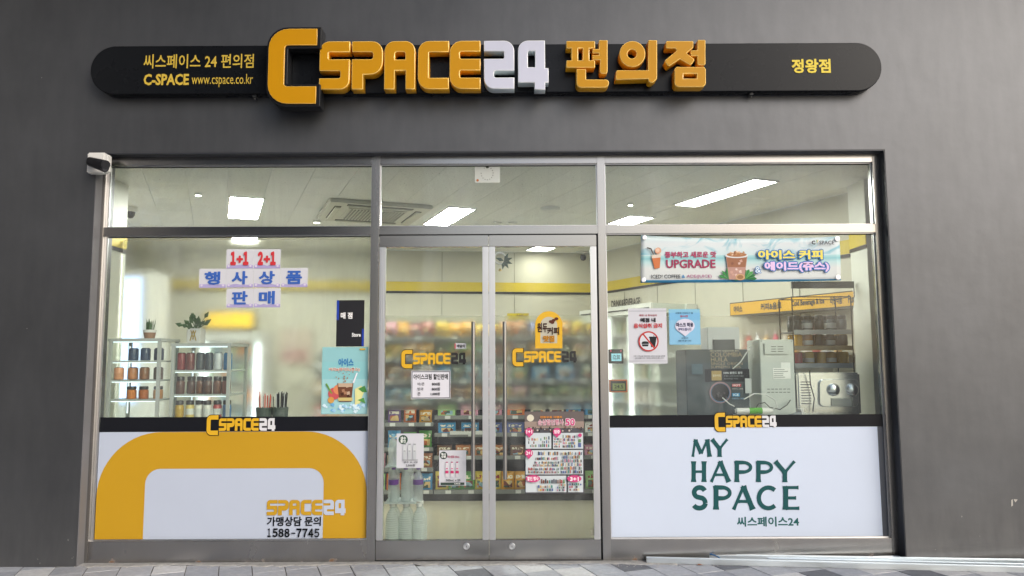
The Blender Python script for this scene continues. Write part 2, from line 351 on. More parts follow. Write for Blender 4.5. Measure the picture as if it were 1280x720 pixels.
def flat_logo(parent, box, y, c_or, c_num, plate=True, only=None, num_outline=None):
    a = W(box[0], box[1], y); b = W(box[2], box[3], y)
    first = LOGO[0] if not only else LOGO[1]
    ox, oy = (0, 0) if not only else (250, 60); wd = 1395 - ox; ht = 373 if not only else 240
    s = ((b.x - a.x) / wd, (a.z - b.z) / ht)
    def put(chs, mat, name, dy):
        bm = bmesh.new()
        for ch, gx, gy in chs:
            me = outline_mesh(glyph_loops(ch, gx - ox, gy - oy, s, a.x, a.z), .0008)
            bm.from_mesh(me); bpy.data.meshes.remove(me)
        me = bpy.data.meshes.new(name); bm.to_mesh(me); bm.free(); me.materials.append(mat)
        me.transform(Matrix.Translation(Vector((0, y - dy, 0)) - wloc(parent)))
        return link_mesh(name, me, parent)
    if plate and not only: put([('K', 0, 0)], BLK, 'logo_outline', .0015)
    put([g for g in LOGO if g[0] in 'BSPACE' and g != LOGO[0] or (g == LOGO[0] and not only)], c_or, 'lettering', .003)
    put([g for g in LOGO if g[0] in '24'], c_num, 'number_lettering', .003)

# ================================================================= SETTING
# ---- ground
gm = M('granite_ground', (.44, .44, .45), .8, var=.15, vs=30, bump=.2, bs=90)
structure(MB().add([(-400, -400, -.012), (400, -400, -.012), (400, 400, -.012), (-400, 400, -.012)], [(0, 1, 2, 3)]).build('ground', gm))
jm = M('joint_sand', (.10, .095, .085), .95, var=.3, vs=40, bump=.4, bs=200)
PAVY0, PAVY1, PAVX0, PAVX1 = -1.15, 0.02, -4.3, 4.6
pav = structure(MB().box(PAVX0, PAVX1, PAVY0, .1, -.011, -.004).build('pavement', jm))
# pavers run at 20 degrees to the shop front, as in the photo
def clip(poly, x0, x1, y0, y1):
    def cut(P, f, g):
        out = []
        for i in range(len(P)):
            a, b = P[i - 1], P[i]; fa, fb = f(a), f(b)
            if (fa >= 0) != (fb >= 0): t = fa / (fa - fb); out.append((a[0] + (b[0] - a[0]) * t, a[1] + (b[1] - a[1]) * t))
            if fb >= 0: out.append(b)
        return out
    for f in (lambda p: p[0] - x0, lambda p: x1 - p[0], lambda p: p[1] - y0, lambda p: y1 - p[1]):
        if poly: poly = cut(poly, f, None)
    return poly
def area(P): return abs(sum(P[i - 1][0] * P[i][1] - P[i][0] * P[i - 1][1] for i in range(len(P)))) / 2
def paver_mat(name, c, dust=.5):
    m = M(name, c, .78, var=.16, vs=22, bump=.35, bs=120, obj=.07)
    n = m.node_tree.nodes; L = m.node_tree.links; b = n['Principled BSDF']; src = b.inputs['Base Color'].links[0].from_socket
    tc = [x for x in n if x.type == 'TEX_COORD'][0]
    a = n.new('ShaderNodeTexNoise'); a.inputs['Scale'].default_value = 4.5; a.inputs['Detail'].default_value = 9; a.inputs['Roughness'].default_value = .7; a.inputs['Distortion'].default_value = .8
    L.new(tc.outputs['Object'], a.inputs[0]); mr = n.new('ShaderNodeMapRange'); mr.inputs[1].default_value = .5; mr.inputs[2].default_value = .68; mr.inputs[4].default_value = dust
    L.new(a.outputs[0], mr.inputs[0])
    mi = n.new('ShaderNodeMix'); mi.data_type = 'RGBA'; L.new(mr.outputs[0], mi.inputs[0]); L.new(src, mi.inputs[6]); mi.inputs[7].default_value = (.58, .58, .57, 1)
    L.new(mi.outputs[2], b.inputs['Base Color']); return m
PAVM = [paver_mat('paver_mid_grey', (.40, .42, .455)), paver_mat('paver_light_grey', (.56, .57, .58)), paver_mat('paver_charcoal', (.14, .15, .17), .18), paver_mat('paver_grey', (.35, .37, .41))]
A = R(20); ux, uy = Vector((math.cos(A), math.sin(A))), Vector((-math.sin(A), math.cos(A)))
PW = .2
light_px = [(636, 697), (668, 712), (652, 704), (740, 716), (1085, 712), (1100, 716), (1175, 712), (1190, 717), (60, 712), (1240, 716), (215, 710), (990, 718)]
dark_px = [(560, 703), (572, 716), (1000, 716), (1140, 712), (1158, 718), (770, 704), (935, 708), (1230, 708), (1095, 705.5)]
def cell(px, py):
    g = G(px, py); return (math.floor(Vector((g.x, g.y)).dot(ux) / PW), math.floor(Vector((g.x, g.y)).dot(uy) / PW))
LC = {cell(*p) for p in light_px}; DC = {cell(*p) for p in dark_px}
npav = 0
for i in range(-40, 40):
    for j in range(-30, 30):
        g = .0025; base = [(i * PW + g, j * PW + g), ((i + 1) * PW - g, j * PW + g), ((i + 1) * PW - g, (j + 1) * PW - g), (i * PW + g, (j + 1) * PW - g)]
        P = [((ux * a + uy * b).x, (ux * a + uy * b).y) for a, b in base]
        P = clip(P, PAVX0, PAVX1, PAVY0, PAVY1)
        if len(P) < 3 or area(P) < .002: continue
        k = 1 if (i, j) in LC else 2 if (i, j) in DC else random.choice([0, 0, 0, 3, 0, 3, 0, 3, 0, 0, 0, 3])
        cx = sum(p[0] for p in P) / len(P); cy = sum(p[1] for p in P) / len(P); tz = random.uniform(-.0015, .0015)
        n = len(P); top = [(cx + (x - cx) * .985 - cx, cy + (y - cy) * .985 - cy, .001 + tz) for x, y in P]; low = [(x - cx, y - cy, -.0035) for x, y in P]
        mid = [(x - cx, y - cy, -.0015 + tz) for x, y in P]
        vs = [Vector(v) for v in top + mid + low]
        fs = [tuple(range(n))] + [(a, a + n, (a + 1) % n + n, (a + 1) % n) for a in range(n)] + [(a + n, a + 2 * n, (a + 1) % n + 2 * n, (a + 1) % n + n) for a in range(n)]
        mb = MB().add(vs, fs); o = bpy.data.objects.new('paver', mb.mesh('paver', PAVM[k])); COL.objects.link(o); o.parent = pav; o.location = (cx, cy, 0); npav += 1
# dust and grit swept against the threshold
dm = M('pale_grit', (.45, .43, .40), .95, var=.3, vs=60)
mb = MB()
for k in range(700):
    x = random.uniform(-3.1, 3.6); y = .015 - abs(random.gauss(0, .05)); s = random.uniform(.0012, .0040)
    z = random.uniform(0, .003)
    mb.add([(x - s, y - s, z), (x + s, y - s * .7, z), (x, y + s, z), (x, y, z + s * 1.3)], [(0, 1, 3), (1, 2, 3), (2, 0, 3)])
tag(mb.build('grit', dm), 'pale grit and dust swept against the foot of the shop front', 'grit', kind='stuff')

mb = MB(); n_ = 160; xs_ = [-3.05 + 6.6 * k / n_ for k in range(n_ + 1)]; fr_ = [.012 + random.gauss(0, .012) + (.015 * math.sin(k * .21)) for k in range(n_ + 1)]
mb.add([(x, .078, .0055) for x in xs_] + [(x, .03 - f, .0055) for x, f in zip(xs_, fr_)] + [(x, .028 - f - .012, .0) for x, f in zip(xs_, fr_)], [(k, k + 1, k + n_ + 2, k + n_ + 1) for k in range(n_)] + [(k + n_ + 1, k + n_ + 2, k + 2 * n_ + 3, k + 2 * n_ + 2) for k in range(n_)])
mb.build('mortar_strip', M('pale_mortar', (.38, .375, .36), .95, var=.25, vs=25, bump=.6, bs=120), pav)
# ---- facade wall with the shop opening
def zx(px, py, y): p = W(px, py, y); return p.x, p.z
OX0 = W(99, 660, 0).x; OX1 = W(1131, 660, 0).x; OZ1 = W(600, 189, 0).z
OX0 = -2.93; OX1 = (W(1107, 186, 0).x + W(1132, 690, 0).x) / 2
OX0 = (W(120, 200, 0).x + W(96, 690, 0).x) / 2
WT = .25
def ring(x0, x1, z0, z1, ax0, ax1, az1, y0, y1, mb):
    # wall slab with a door-like opening down to z0
    out = [(x0, z0), (ax0, z0), (ax0, az1), (ax1, az1), (ax1, z0), (x1, z0), (x1, z1), (x0, z1)]
    n = len(out); vs = [(x, y0, z) for x, z in out] + [(x, y1, z) for x, z in out]
    q = [(0, 1, 2, 7), (2, 3, 6, 7), (3, 4, 5, 6)]
    fs = [tuple(f) for f in q] + [tuple(i + n for i in reversed(f)) for f in q] + [(i, i + n, (i + 1) % n + n, (i + 1) % n) for i in range(n)]
    mb.add(vs, fs)
mb = MB(); ring(-7, 7.5, -.01, 5.2, OX0, OX1, OZ1, 0, WT, mb)
facade = structure(mb.build('facade_wall', WALL))
# reveal linings: left one pale, right and top ones have shadow painted in
rv = M('reveal_shadow_tone', (.028, .032, .042), .5); rl = M('reveal_grey_paint', (.17, .17, .18), .6, var=.1)
YF = .08
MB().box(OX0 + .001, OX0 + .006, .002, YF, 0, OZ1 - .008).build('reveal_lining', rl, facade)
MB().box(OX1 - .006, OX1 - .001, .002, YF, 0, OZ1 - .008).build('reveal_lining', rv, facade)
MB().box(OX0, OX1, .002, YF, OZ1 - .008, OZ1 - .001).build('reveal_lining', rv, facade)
MB().box(-6.5, 7.0, -1.5, .1, 5.2, 5.4).build('unseen_canopy_slab', M('canopy_concrete', (.3, .3, .3), .8), facade)  # unseen canopy, added and sized to cut the sky light

# ---- room behind the glass
ZC = 2.75
C0 = Vector((1.14, 4.91)); RF = Vector((3.42, WT)); BL = Vector((-4.7, 4.09)); LF = Vector((-3.75, WT))
room = [LF, RF, C0, BL]
structure(MB().plate([(LF.x, LF.y), (RF.x, RF.y), (C0.x, C0.y), (BL.x, BL.y)], -.008, .001).build('shop_floor', M('beige_floor_tile', (.23, .215, .155), .28, var=.02, vs=1.5, spec=.4)))
def wall_strip(name, a, b, z0, z1, th, mat, out=1):
    d = (b - a).normalized(); n = Vector((-d.y, d.x)) * out
    P = [a, b, b + n * th, a + n * th]
    return MB().plate([(p.x, p.y) for p in P], z0, z1)
def band(parent, a, b, out, off=.004):
    d = (b - a).normalized(); n = Vector((-d.y, d.x)) * out
    for z0, z1, m, nm, o2 in ((2.225, 2.345, YEL, 'yellow_stripe', .008), (2.195, 2.222, BLK, 'black_stripe', .009)):
        P = [a - n * off, b - n * off, b - n * (off + o2), a - n * (off + o2)]
        MB().plate([(p.x, p.y) for p in P], z0, z1).build(nm, m, parent)
bw = structure(wall_strip('w', C0, BL, 0, ZC, .15, CREAM, -1).build('back_wall', CREAM)); band(bw, C0, BL, -1)
rw = structure(wall_strip('w', RF, C0, 0, ZC, .15, CREAM, -1).build('side_wall', CREAM)); band(rw, RF, C0, -1)
lw = structure(wall_strip('w', BL, LF, 0, ZC, .15, PALE, -1).build('end_wall', PALE)); band(lw, BL, LF, -1)
# wall panel seams
sm = M('seam_grey', (.30, .30, .25), .7)
def along(a, b, t): return a + (b - a) * t
for px in (552, 643, 330):
    p = W(px, 330, 4.55); x = p.x; t = (C0.x - x) / (C0.x - BL.x); q = along(C0, BL, t)
    MB().box(q.x - .004, q.x + .004, q.y - .006, q.y - .002, 0, 2.19).build('panel_seam', sm, bw); MB().box(q.x - .004, q.x + .004, q.y - .006, q.y - .002, 2.35, ZC - .01).build('panel_seam', sm, bw)
rdir = (RF - C0).normalized(); rn = Vector((rdir.y, -rdir.x))          # rn points into the room
if rn.x > 0: rn = -rn
RA = math.atan2(rdir.y, rdir.x)
def wallmat(q, z=0): return Matrix.Translation((q.x, q.y, z)) @ Matrix.Rotation(RA, 4, 'Z')
for t in (.12, .25, .38, .52, .66, .8):
    q = along(C0, RF, t) + rn * .004
    MB().box(-.004, .004, -.002, .002, 0, 2.19, mat=wallmat(q)).build('panel_seam', sm, rw)
# pilasters beside the window
for nm, x0, x1, y1 in (('pillar', -3.55, -3.1, .93), ('pillar', 2.79, 3.5, 1.09)):
    py_ = WT + .002 if x0 < 0 else .80
    p = structure(MB().box(x0, x1, py_, y1, 0, ZC - .002).build(nm, M('pillar_paint', (.66, .67, .60), .5, var=.03)))
    fx = x1 if x0 < 0 else x0; s = 1 if x0 < 0 else -1
    MB().box(min(fx, fx + s * .007), max(fx, fx + s * .007), py_ + .002, y1, 2.225, 2.345).build('yellow_stripe', YEL, p)
    MB().box(min(fx, fx + s * .008), max(fx, fx + s * .008), py_ + .002, y1, 2.195, 2.222).build('black_stripe', BLK, p)
    MB().box(x0, x1, y1 + .001, y1 + .007, 2.225, 2.345).build('yellow_stripe', YEL, p)
# ---- ceiling of separate mineral tiles
CEIL = M('mineral_ceiling_tile', (.82, .82, .79), .85, var=.10, vs=55, bump=.3, bs=160, obj=.02)
_n = CEIL.node_tree.nodes; _L = CEIL.node_tree.links; _b = _n['Principled BSDF']; _src = _b.inputs['Base Color'].links[0].from_socket
_v = _n.new('ShaderNodeTexNoise'); _v.inputs['Scale'].default_value = 38; _v.inputs['Detail'].default_value = 3; _tc2 = [x for x in _n if x.type == 'TEX_COORD'][0]; _L.new(_tc2.outputs['Object'], _v.inputs[0])
_g = _n.new('ShaderNodeMath'); _g.operation = 'GREATER_THAN'; _g.inputs[1].default_value = .68; _L.new(_v.outputs[0], _g.inputs[0])
_x = _n.new('ShaderNodeMix'); _x.data_type = 'RGBA'; _L.new(_g.outputs[0], _x.inputs[0]); _L.new(_src, _x.inputs[6]); _x.inputs[7].default_value = (.33, .33, .30, 1); _L.new(_x.outputs[2], _b.inputs['Base Color'])
ceiling = structure(MB().plate([(p.x, p.y) for p in (LF, RF, C0, BL)], ZC + .0145, ZC + .06).build('ceiling', M('ceiling_void', (.8, .8, .77), .9)))
CA = R(21.5); cu_, cv_ = Vector((math.cos(CA), math.sin(CA))), Vector((-math.sin(CA), math.cos(CA)))
def clip_conv(P, Q):
    for i in range(len(Q)):
        a, b = Q[i], Q[(i + 1) % len(Q)]; n = Vector((-(b - a).y, (b - a).x)); out = []
        for k in range(len(P)):
            p, q = P[k - 1], P[k]; fp, fq = n.dot(p - a), n.dot(q - a)
            if (fp >= 0) != (fq >= 0): out.append(p + (q - p) * (fp / (fp - fq)))
            if fq >= 0: out.append(q)
        P = out
        if len(P) < 3: return []
    return P
for i in range(-14, 18):
    for j in range(-8, 12):
        g = .0005; a0, a1, b0, b1 = i * .3 + g, (i + 1) * .3 - g, j * .6 + (i % 2) * .3 + g, (j + 1) * .6 + (i % 2) * .3 - g
        P = clip_conv([cu_ * a + cv_ * b for a, b in ((a0, b0), (a1, b0), (a1, b1), (a0, b1))], room)
        if len(P) < 3 or area(P) < .002: continue
        cx = sum(p[0] for p in P) / len(P); cy = sum(p[1] for p in P) / len(P); tz = random.uniform(0, .0012)
        n = len(P); low = [(cx + (p[0] - cx) * .99 - cx, cy + (p[1] - cy) * .99 - cy, tz) for p in P]; top = [(p[0] - cx, p[1] - cy, .003 + tz) for p in P]; t2 = [(x, y, .014) for x, y, z in top]
        fs = [tuple(range(n))] + [(a, a + n, (a + 1) % n + n, (a + 1) % n) for a in range(n)] + [(a + n, a + 2 * n, (a + 1) % n + 2 * n, (a + 1) % n + n) for a in range(n)]
        o = bpy.data.objects.new('ceiling_tile', MB().add(low + top + t2, fs).mesh('ceiling_tile', CEIL)); COL.objects.link(o); o.parent = ceiling; o.location = (cx, cy, ZC)

# ---- ceiling fittings
PANEL = M('lit_lamp_diffuser', (1, .98, .93), .5, var=0, emit=LAMP)
PANEL3 = M('lit_lamp_diffuser_side', (1, .98, .93), .5, var=0, emit=LAMP * .3)
PANEL2 = M('lit_lamp_diffuser_far', (1, .96, .86), .5, var=0, emit=LAMP * .22)
def ceil_light(px, py, w, l, label, ang=21.5):
    p = G(px, py, ZC); a = R(ang)
    r = root('ceiling_light', (p.x, p.y, ZC), label, 'ceiling light', 'white panel lights in the shop ceiling', a)
    fr = MB(); t = .016; h = -.012
    for b in ((-w / 2 - t, w / 2 + t, -l / 2 - t, -l / 2), (-w / 2 - t, w / 2 + t, l / 2, l / 2 + t), (-w / 2 - t, -w / 2, -l / 2, l / 2), (w / 2, w / 2 + t, -l / 2, l / 2)):
        fr.box(b[0], b[1], b[2], b[3], h, -.0005)
    fr.build('lamp_frame', WPL, r, rel=True)
    MB().box(-w / 2, w / 2, -l / 2, l / 2, -.008, -.001).build('lamp_diffuser', PANEL2 if ' far ' in label else PANEL3 if (ang > 22 or 'short' in label) else PANEL, r, rel=True)
ceil_light(306, 260, .27, 1.0, 'square looking lit ceiling panel above the promotion letters')
ceil_light(560, 270.5, .25, .92, 'slanting lit ceiling panel seen over the double door')
ceil_light(903, 241.5, .23, 1.05, 'long bright ceiling panel seen through the pane above the banner', 23.5)
ceil_light(788, 275, .27, .45, 'short lit ceiling panel beside the mullion of the banner window')
ceil_light(676, 310.5, .27, .32, 'small far lit ceiling panel at the top of the door glass beside the ring ornament')
ceil_light(306, 296.5, .27, .5, 'small far lit ceiling panel just under the transom above the promotion letters')
def disc_fit(px, py, r_, label, mat, name='downlight', cat='downlight', h=.02):
    p = G(px, py, ZC); r = root(name, (p.x, p.y, ZC), label, cat, 'small round fittings in the ceiling' if name == 'downlight' else None)
    MB().lathe([(r_, -.001), (r_, -h * .5), (r_ * .9, -h)], n=20).build('housing', WPL, r, rel=True)
    MB().lathe([(r_ * .72, -h * 1.02), (r_ * .7, -h * 1.2)], n=20).build('lens', mat, r, rel=True)
DL = M('lit_downlight', (1, .97, .9), .5, var=0, emit=7.0)
disc_fit(248, 241.5, .032, 'tiny lit downlight in the ceiling above the dome camera', DL)
disc_fit(396, 276, .042, 'tiny lit downlight beside the air conditioner cassette', DL)
disc_fit(788, 254, .030, 'tiny lit downlight between the two panels over the banner window', DL)
disc_fit(688, 259.5, .09, 'flat round white smoke detector on the ceiling over the door', WPL, 'smoke_detector', 'smoke detector', .03)
disc_fit(622, 278, .05, 'small flat sprinkler plate on the ceiling near the transom', WPL, 'sprinkler_plate', 'sprinkler', .012)
disc_fit(641, 278, .05, 'second small flat sprinkler plate beside the first over the door', WPL, 'sprinkler_plate', 'sprinkler', .012)
# air conditioner cassette
p = G(466, 264, ZC); ac = root('air_conditioner', (p.x, p.y, ZC), 'white ceiling cassette air conditioner with slatted grille', 'air conditioner', rz=CA)
acw = M('warm_white_plastic', (.62, .61, .55), .45, var=.03)
MB().box(-.47, .47, -.47, .47, -.035, -.0005, bev=.012).build('face_panel', acw, ac, rel=True)
MB().box(-.27, .27, -.27, .27, -.045, -.0352, bev=.004).build('grille_frame', acw, ac, rel=True)
for k in range(17):
    x = -.24 + k * .03; MB().box(x, x + .012, -.24, .24, -.052, -.0452).build('grille_slat', M('grille_grey', (.28, .28, .26), .5), ac, rel=True)
for (a, b, c, d) in ((-.3, .3, -.40, -.34), (-.3, .3, .34, .40), (-.40, -.34, -.3, .3), (.34, .40, -.3, .3)):
    MB().box(a, b, c, d, -.038, -.0353).build('air_outlet', M('outlet_dark', (.07, .07, .065), .6), ac, rel=True)
    MB().box(a + .01, b - .01, c + .012, d - .012, -.05, -.0382).build('louvre', acw, ac, rel=True)
# dome camera and corner device
p = G(163, 259, ZC); dc = root('dome_camera', (p.x, p.y, ZC), 'small white and black dome camera on the ceiling above the display cabinets', 'security camera')
MB().lathe([(.062, -.001), (.062, -.03), (.05, -.045)], n=20).build('mount', WPL, dc, rel=True)
MB().lathe([(.044, -.045), (.04, -.075), (.025, -.097), (.001, -.105)], n=18).build('dome', M('black_gloss', (.01, .01, .012), .15), dc, rel=True)
p = G(728, 318, ZC - .03); dv = root('ceiling_sensor', (p.x, p.y - .1, ZC), 'small dark camera hanging in the far corner of the ceiling', 'security camera')
MB().box(-.1, .1, -.04, .04, -.02, -.001).box(-.008, .008, -.008, .008, -.05, -.02).build('mount', WPL, dv, rel=True)
MB().lathe([(.001, -.13), (.03, -.12), (.04, -.09), (.03, -.05)], n=14).build('dome', M('black_gloss', (.01, .01, .012), .15), dv, rel=True)

# ================================================================= SHOPFRONT
YB = .16; YG = .118                          # frame front .08, back .16; glass front .118
xL = lambda px, py, y=YF: W(px, py, y).x
zL = lambda py, px=600, y=YF: W(px, py, y).z
fx0 = xL(112, 450); fx1 = xL(1115, 450)
m1a, m1b = xL(461.5, 450), xL(472, 450); m2a, m2b = xL(750, 450), xL(760, 450)
zt1 = zL(192.5); zt0 = zL(204.5); tr1 = zL(282); tr0 = zL(292.5); br1 = zL(675); br0 = 0.0
sf = root('shopfront_frame', ((fx0 + fx1) / 2, YF, 0), 'brushed stainless steel shopfront frame with two mullions and a transom', 'window frame')
jw = xL(121, 450) - fx0
B = .0025
MB().box(fx0, fx0 + jw, YF, YB, 0, zt1, bev=B).build('jamb', STEEL, sf)
MB().box(fx1 - .062, fx1, YF, YB, 0, zt1, bev=B).build('jamb', STEEL, sf)
MB().box(m1a, m1b, YF - .002, YB, 0, zt1 - .001, bev=B).build('mullion', STEEL, sf)
MB().box(m2a, m2b, YF - .002, YB, 0, zt1 - .001, bev=B).build('mullion', STEEL, sf)
ix0, ix1 = fx0 + jw + .0005, fx1 - .0625
for a, b in ((ix0, m1a - .0005), (m1b + .0005, m2a - .0005), (m2b + .0005, ix1)):
    MB().box(a, b, YF + .002, YB, zt0, zt1 - .001, bev=B).build('top_rail', STEELH, sf)
    MB().box(a, b, YF + .002, YB, tr0, tr1, bev=B).build('transom', STEELH, sf)
for a, b in ((ix0, m1a - .0005), (m2b + .0005, ix1)):
    MB().box(a, b, YF + .002, YB, .0, br1, bev=B).build('bottom_rail', STEELB, sf)
# glazing beads: slim aluminium strips round each fixed pane
def beads(a, b, z0, z1, left=0.0, right=0.0):
    g = MB(); t = .006
    g.box(a, b, YG - .012, YG - .002, z1 - t, z1 - .0003).box(a, b, YG - .012, YG - .002, z0 + .0003, z0 + t)
    g.box(a + .0004, a + t + left, YG - .0125, YG - .002, z0 + t, z1 - t).box(b - t - right, b - .0004, YG - .0125, YG - .002, z0 + t, z1 - t)
    g.build('glazing_bead', ALU, sf)
    MB().box(a + t + left, b - t - right, YG - .004, YG - .001, z1 - t - .006, z1 - t - .0002).build('gasket', DARKGAP, sf)
LP = .02
beads(ix0, m1a - .0005, zt1 - 9, zt1 - 9.1) if False else None
for a, b, l, r_ in ((ix0, m1a - .0005, .016, 0), (m1b + .0005, m2a - .0005, 0, 0), (m2b + .0005, ix1, 0, .0)): beads(a, b, tr1, zt0, l, r_)
beads(ix0, m1a - .0005, br1, tr0, .016, 0); beads(m2b + .0005, ix1, br1, tr0, 0, 0)
# sealant line and dark post beside the right jamb
MB().box(OX0 + .007, fx0 - .001, YF + .01, YB, 0, zt1).build('sealant', M('brown_sealant', (.10, .045, .04), .7), sf)
MB().box(fx1 + .001, OX1 - .007, YF + .012, YB, 0, zt1).build('sealant', M('rust_sealant', (.22, .07, .03), .7), sf)
def pane(a, b, z0, z1, name, label, film=None, gr='fixed panes of the shop front', filmz=None, fm=None):
    r = MB().box(a + .002, b - .002, YG, YG + .008, z0 + .002, z1 - .002).build('glass_pane', GLASS, sf); r['label'] = label
    if filmz: MB().box(a + .004, b - .004, YG + .009, YG + .0115, filmz[0], filmz[1]).build('frosted_film', fm or FILM, r)
    return r
pane(ix0, m1a, tr1, zt0, 'glass_pane', 'clear upper pane over the promotion letters showing the dome camera')
pane(m1b, m2a, tr1, zt0, 'glass_pane', 'clear upper pane over the door with a small paper taped at its top')
pane(m2b, ix1, tr1, zt0, 'glass_pane', 'clear upper pane over the cafe banner')
zf1 = zL(395, y=YG); zf0 = zL(512, y=YG)
zb = zL(676)
pane(ix0, m1a, br1, tr0, 'glass_pane', 'large pane with promotion letters, display cabinets behind it')
pane(m2b, ix1, br1, tr0, 'glass_pane', 'large pane with the iced coffee banner, coffee machines behind it')

# ---- lower advertising panels
def rectW(x0, y0, x1, y1, y): a = W(x0, y0, y); b = W(x1, y1, y); return a.x, b.x, b.z, a.z
YP = YG - .006
# left panel
xa = ix0 + .024; xb = m1a - .008; zA = zL(539.5, 300, YP); zB = br1 + .007
lp = root('advert_panel', ((xa + xb) / 2, YP, zB), 'amber and white advertising panel with a phone number under the promotion window', 'advertising panel')
MB().box(xa, xb, YP, YP + .004, zB, zA).build('panel_sheet', WHITEP, lp)
def zz(py): return W(300, py, YP).z
wd = xb - xa
arch_o = rounded([(xa + .001, zB + .001), (xb - .001, zB + .001), (xb - .001, zA - .001, .42), (xa + .001, zA - .001, .42)], 14)
xi0 = W(180, 640, YP).x; xi1 = W(404, 640, YP).x; zi = zz(585.5)
arch_i = rounded([(xi0, zB + .0012), (xi1, zB + .0012), (xi1, zi, .10), (xi0, zi, .10)], 8)
# arch as one outline
L_ = [p for p in arch_o]; I_ = [p for p in arch_i]
outline = [Vector((xi1, zB + .001)), Vector((xb - .001, zB + .001))] + arch_o[2:] + [Vector((xa + .001, zB + .001)), Vector((xi0, zB + .001))] + list(reversed(arch_i[2:]))
me = outline_mesh([[(p.x, p.y) for p in outline]], .0008); me.materials.append(YELP); me.transform(Matrix.Translation(Vector((0, YP - .0015, 0)) - wloc(lp)))
link_mesh('arch_print', me, lp)
P = Print(lp, YP - .0035)
P.text('가맹상담 문의', 334, 646, 401, 657.5, '20232b', .022); _x = 333.5
for ch in '1588-7745':
    if ch == '-': P.rect(_x + 1, 665.4, _x + 6.2, 666.9, '20232b', 'lettering'); _x += 7.4; continue
    P.text(chr(0xFF10 + int(ch)), _x + (1.2 if ch == '1' else 0), 660.3, _x + (5 if ch == '1' else 6.4), 671.3, '20232b', .03); _x += 7.5; P.done()
flat_logo(lp, (334, 625, 432, 644), YP - .002, YELP, WHITEP, only=True)
# right panel
xc = m2b + .008; xd = ix1 - .045; zC_ = zL(534, 930, YP); zD = br1 + .007
rp = root('advert_panel', ((xc + xd) / 2, YP, zD), 'white advertising panel reading MY HAPPY SPACE in dark green', 'advertising panel')
MB().box(xc, xd, YP, YP + .004, zD, zC_).build('panel_sheet', M('white_panel_print_cool', (.60, .68, .82), .42, var=.03, vs=1.6, bump=.12, bs=2.5), rp)
def flared(mb, pts, y, w0, w1=None, ends=(1.5, 1.5), k=0):
    """a pen stroke that widens at its ends; pts in px"""
    P = [W(a, b, YP) for a, b in pts]; P = [Vector((p.x, p.z)) for p in P]; n = len(P); L = []; Rr = []
    tot = sum((P[i + 1] - P[i]).length for i in range(n - 1)); acc = 0; dens = []
    # resample
    Q = []; 
    for i in range(n - 1):
        m_ = 6 if n == 2 else 2
        for s in range(m_): Q.append(P[i].lerp(P[i + 1], s / m_))
    Q.append(P[-1]); n = len(Q)
    for i, p in enumerate(Q):
        t = (Q[min(i + 1, n - 1)] - Q[max(i - 1, 0)]).normalized(); nn = Vector((-t.y, t.x)); u = i / (n - 1)
        e = 1 + (ends[0] - 1) * max(0, 1 - u * 5) ** 2 + (ends[1] - 1) * max(0, 1 - (1 - u) * 5) ** 2
        ww = w0 * e / F * 5.15 / 2; L.append(p + nn * ww); Rr.append(p - nn * ww)
    vs = [(p.x, y, p.y) for p in L] + [(p.x, y, p.y) for p in Rr]
    mb.add(vs, [(i, i + 1, i + 1 + n, i + n) for i in range(n - 1)])
def arc(cx, cy, rx, ry, a0, a1, n=14): return [(cx + rx * math.cos(R(a0 + (a1 - a0) * k / n)), cy + ry * math.sin(R(a0 + (a1 - a0) * k / n))) for k in range(n + 1)]
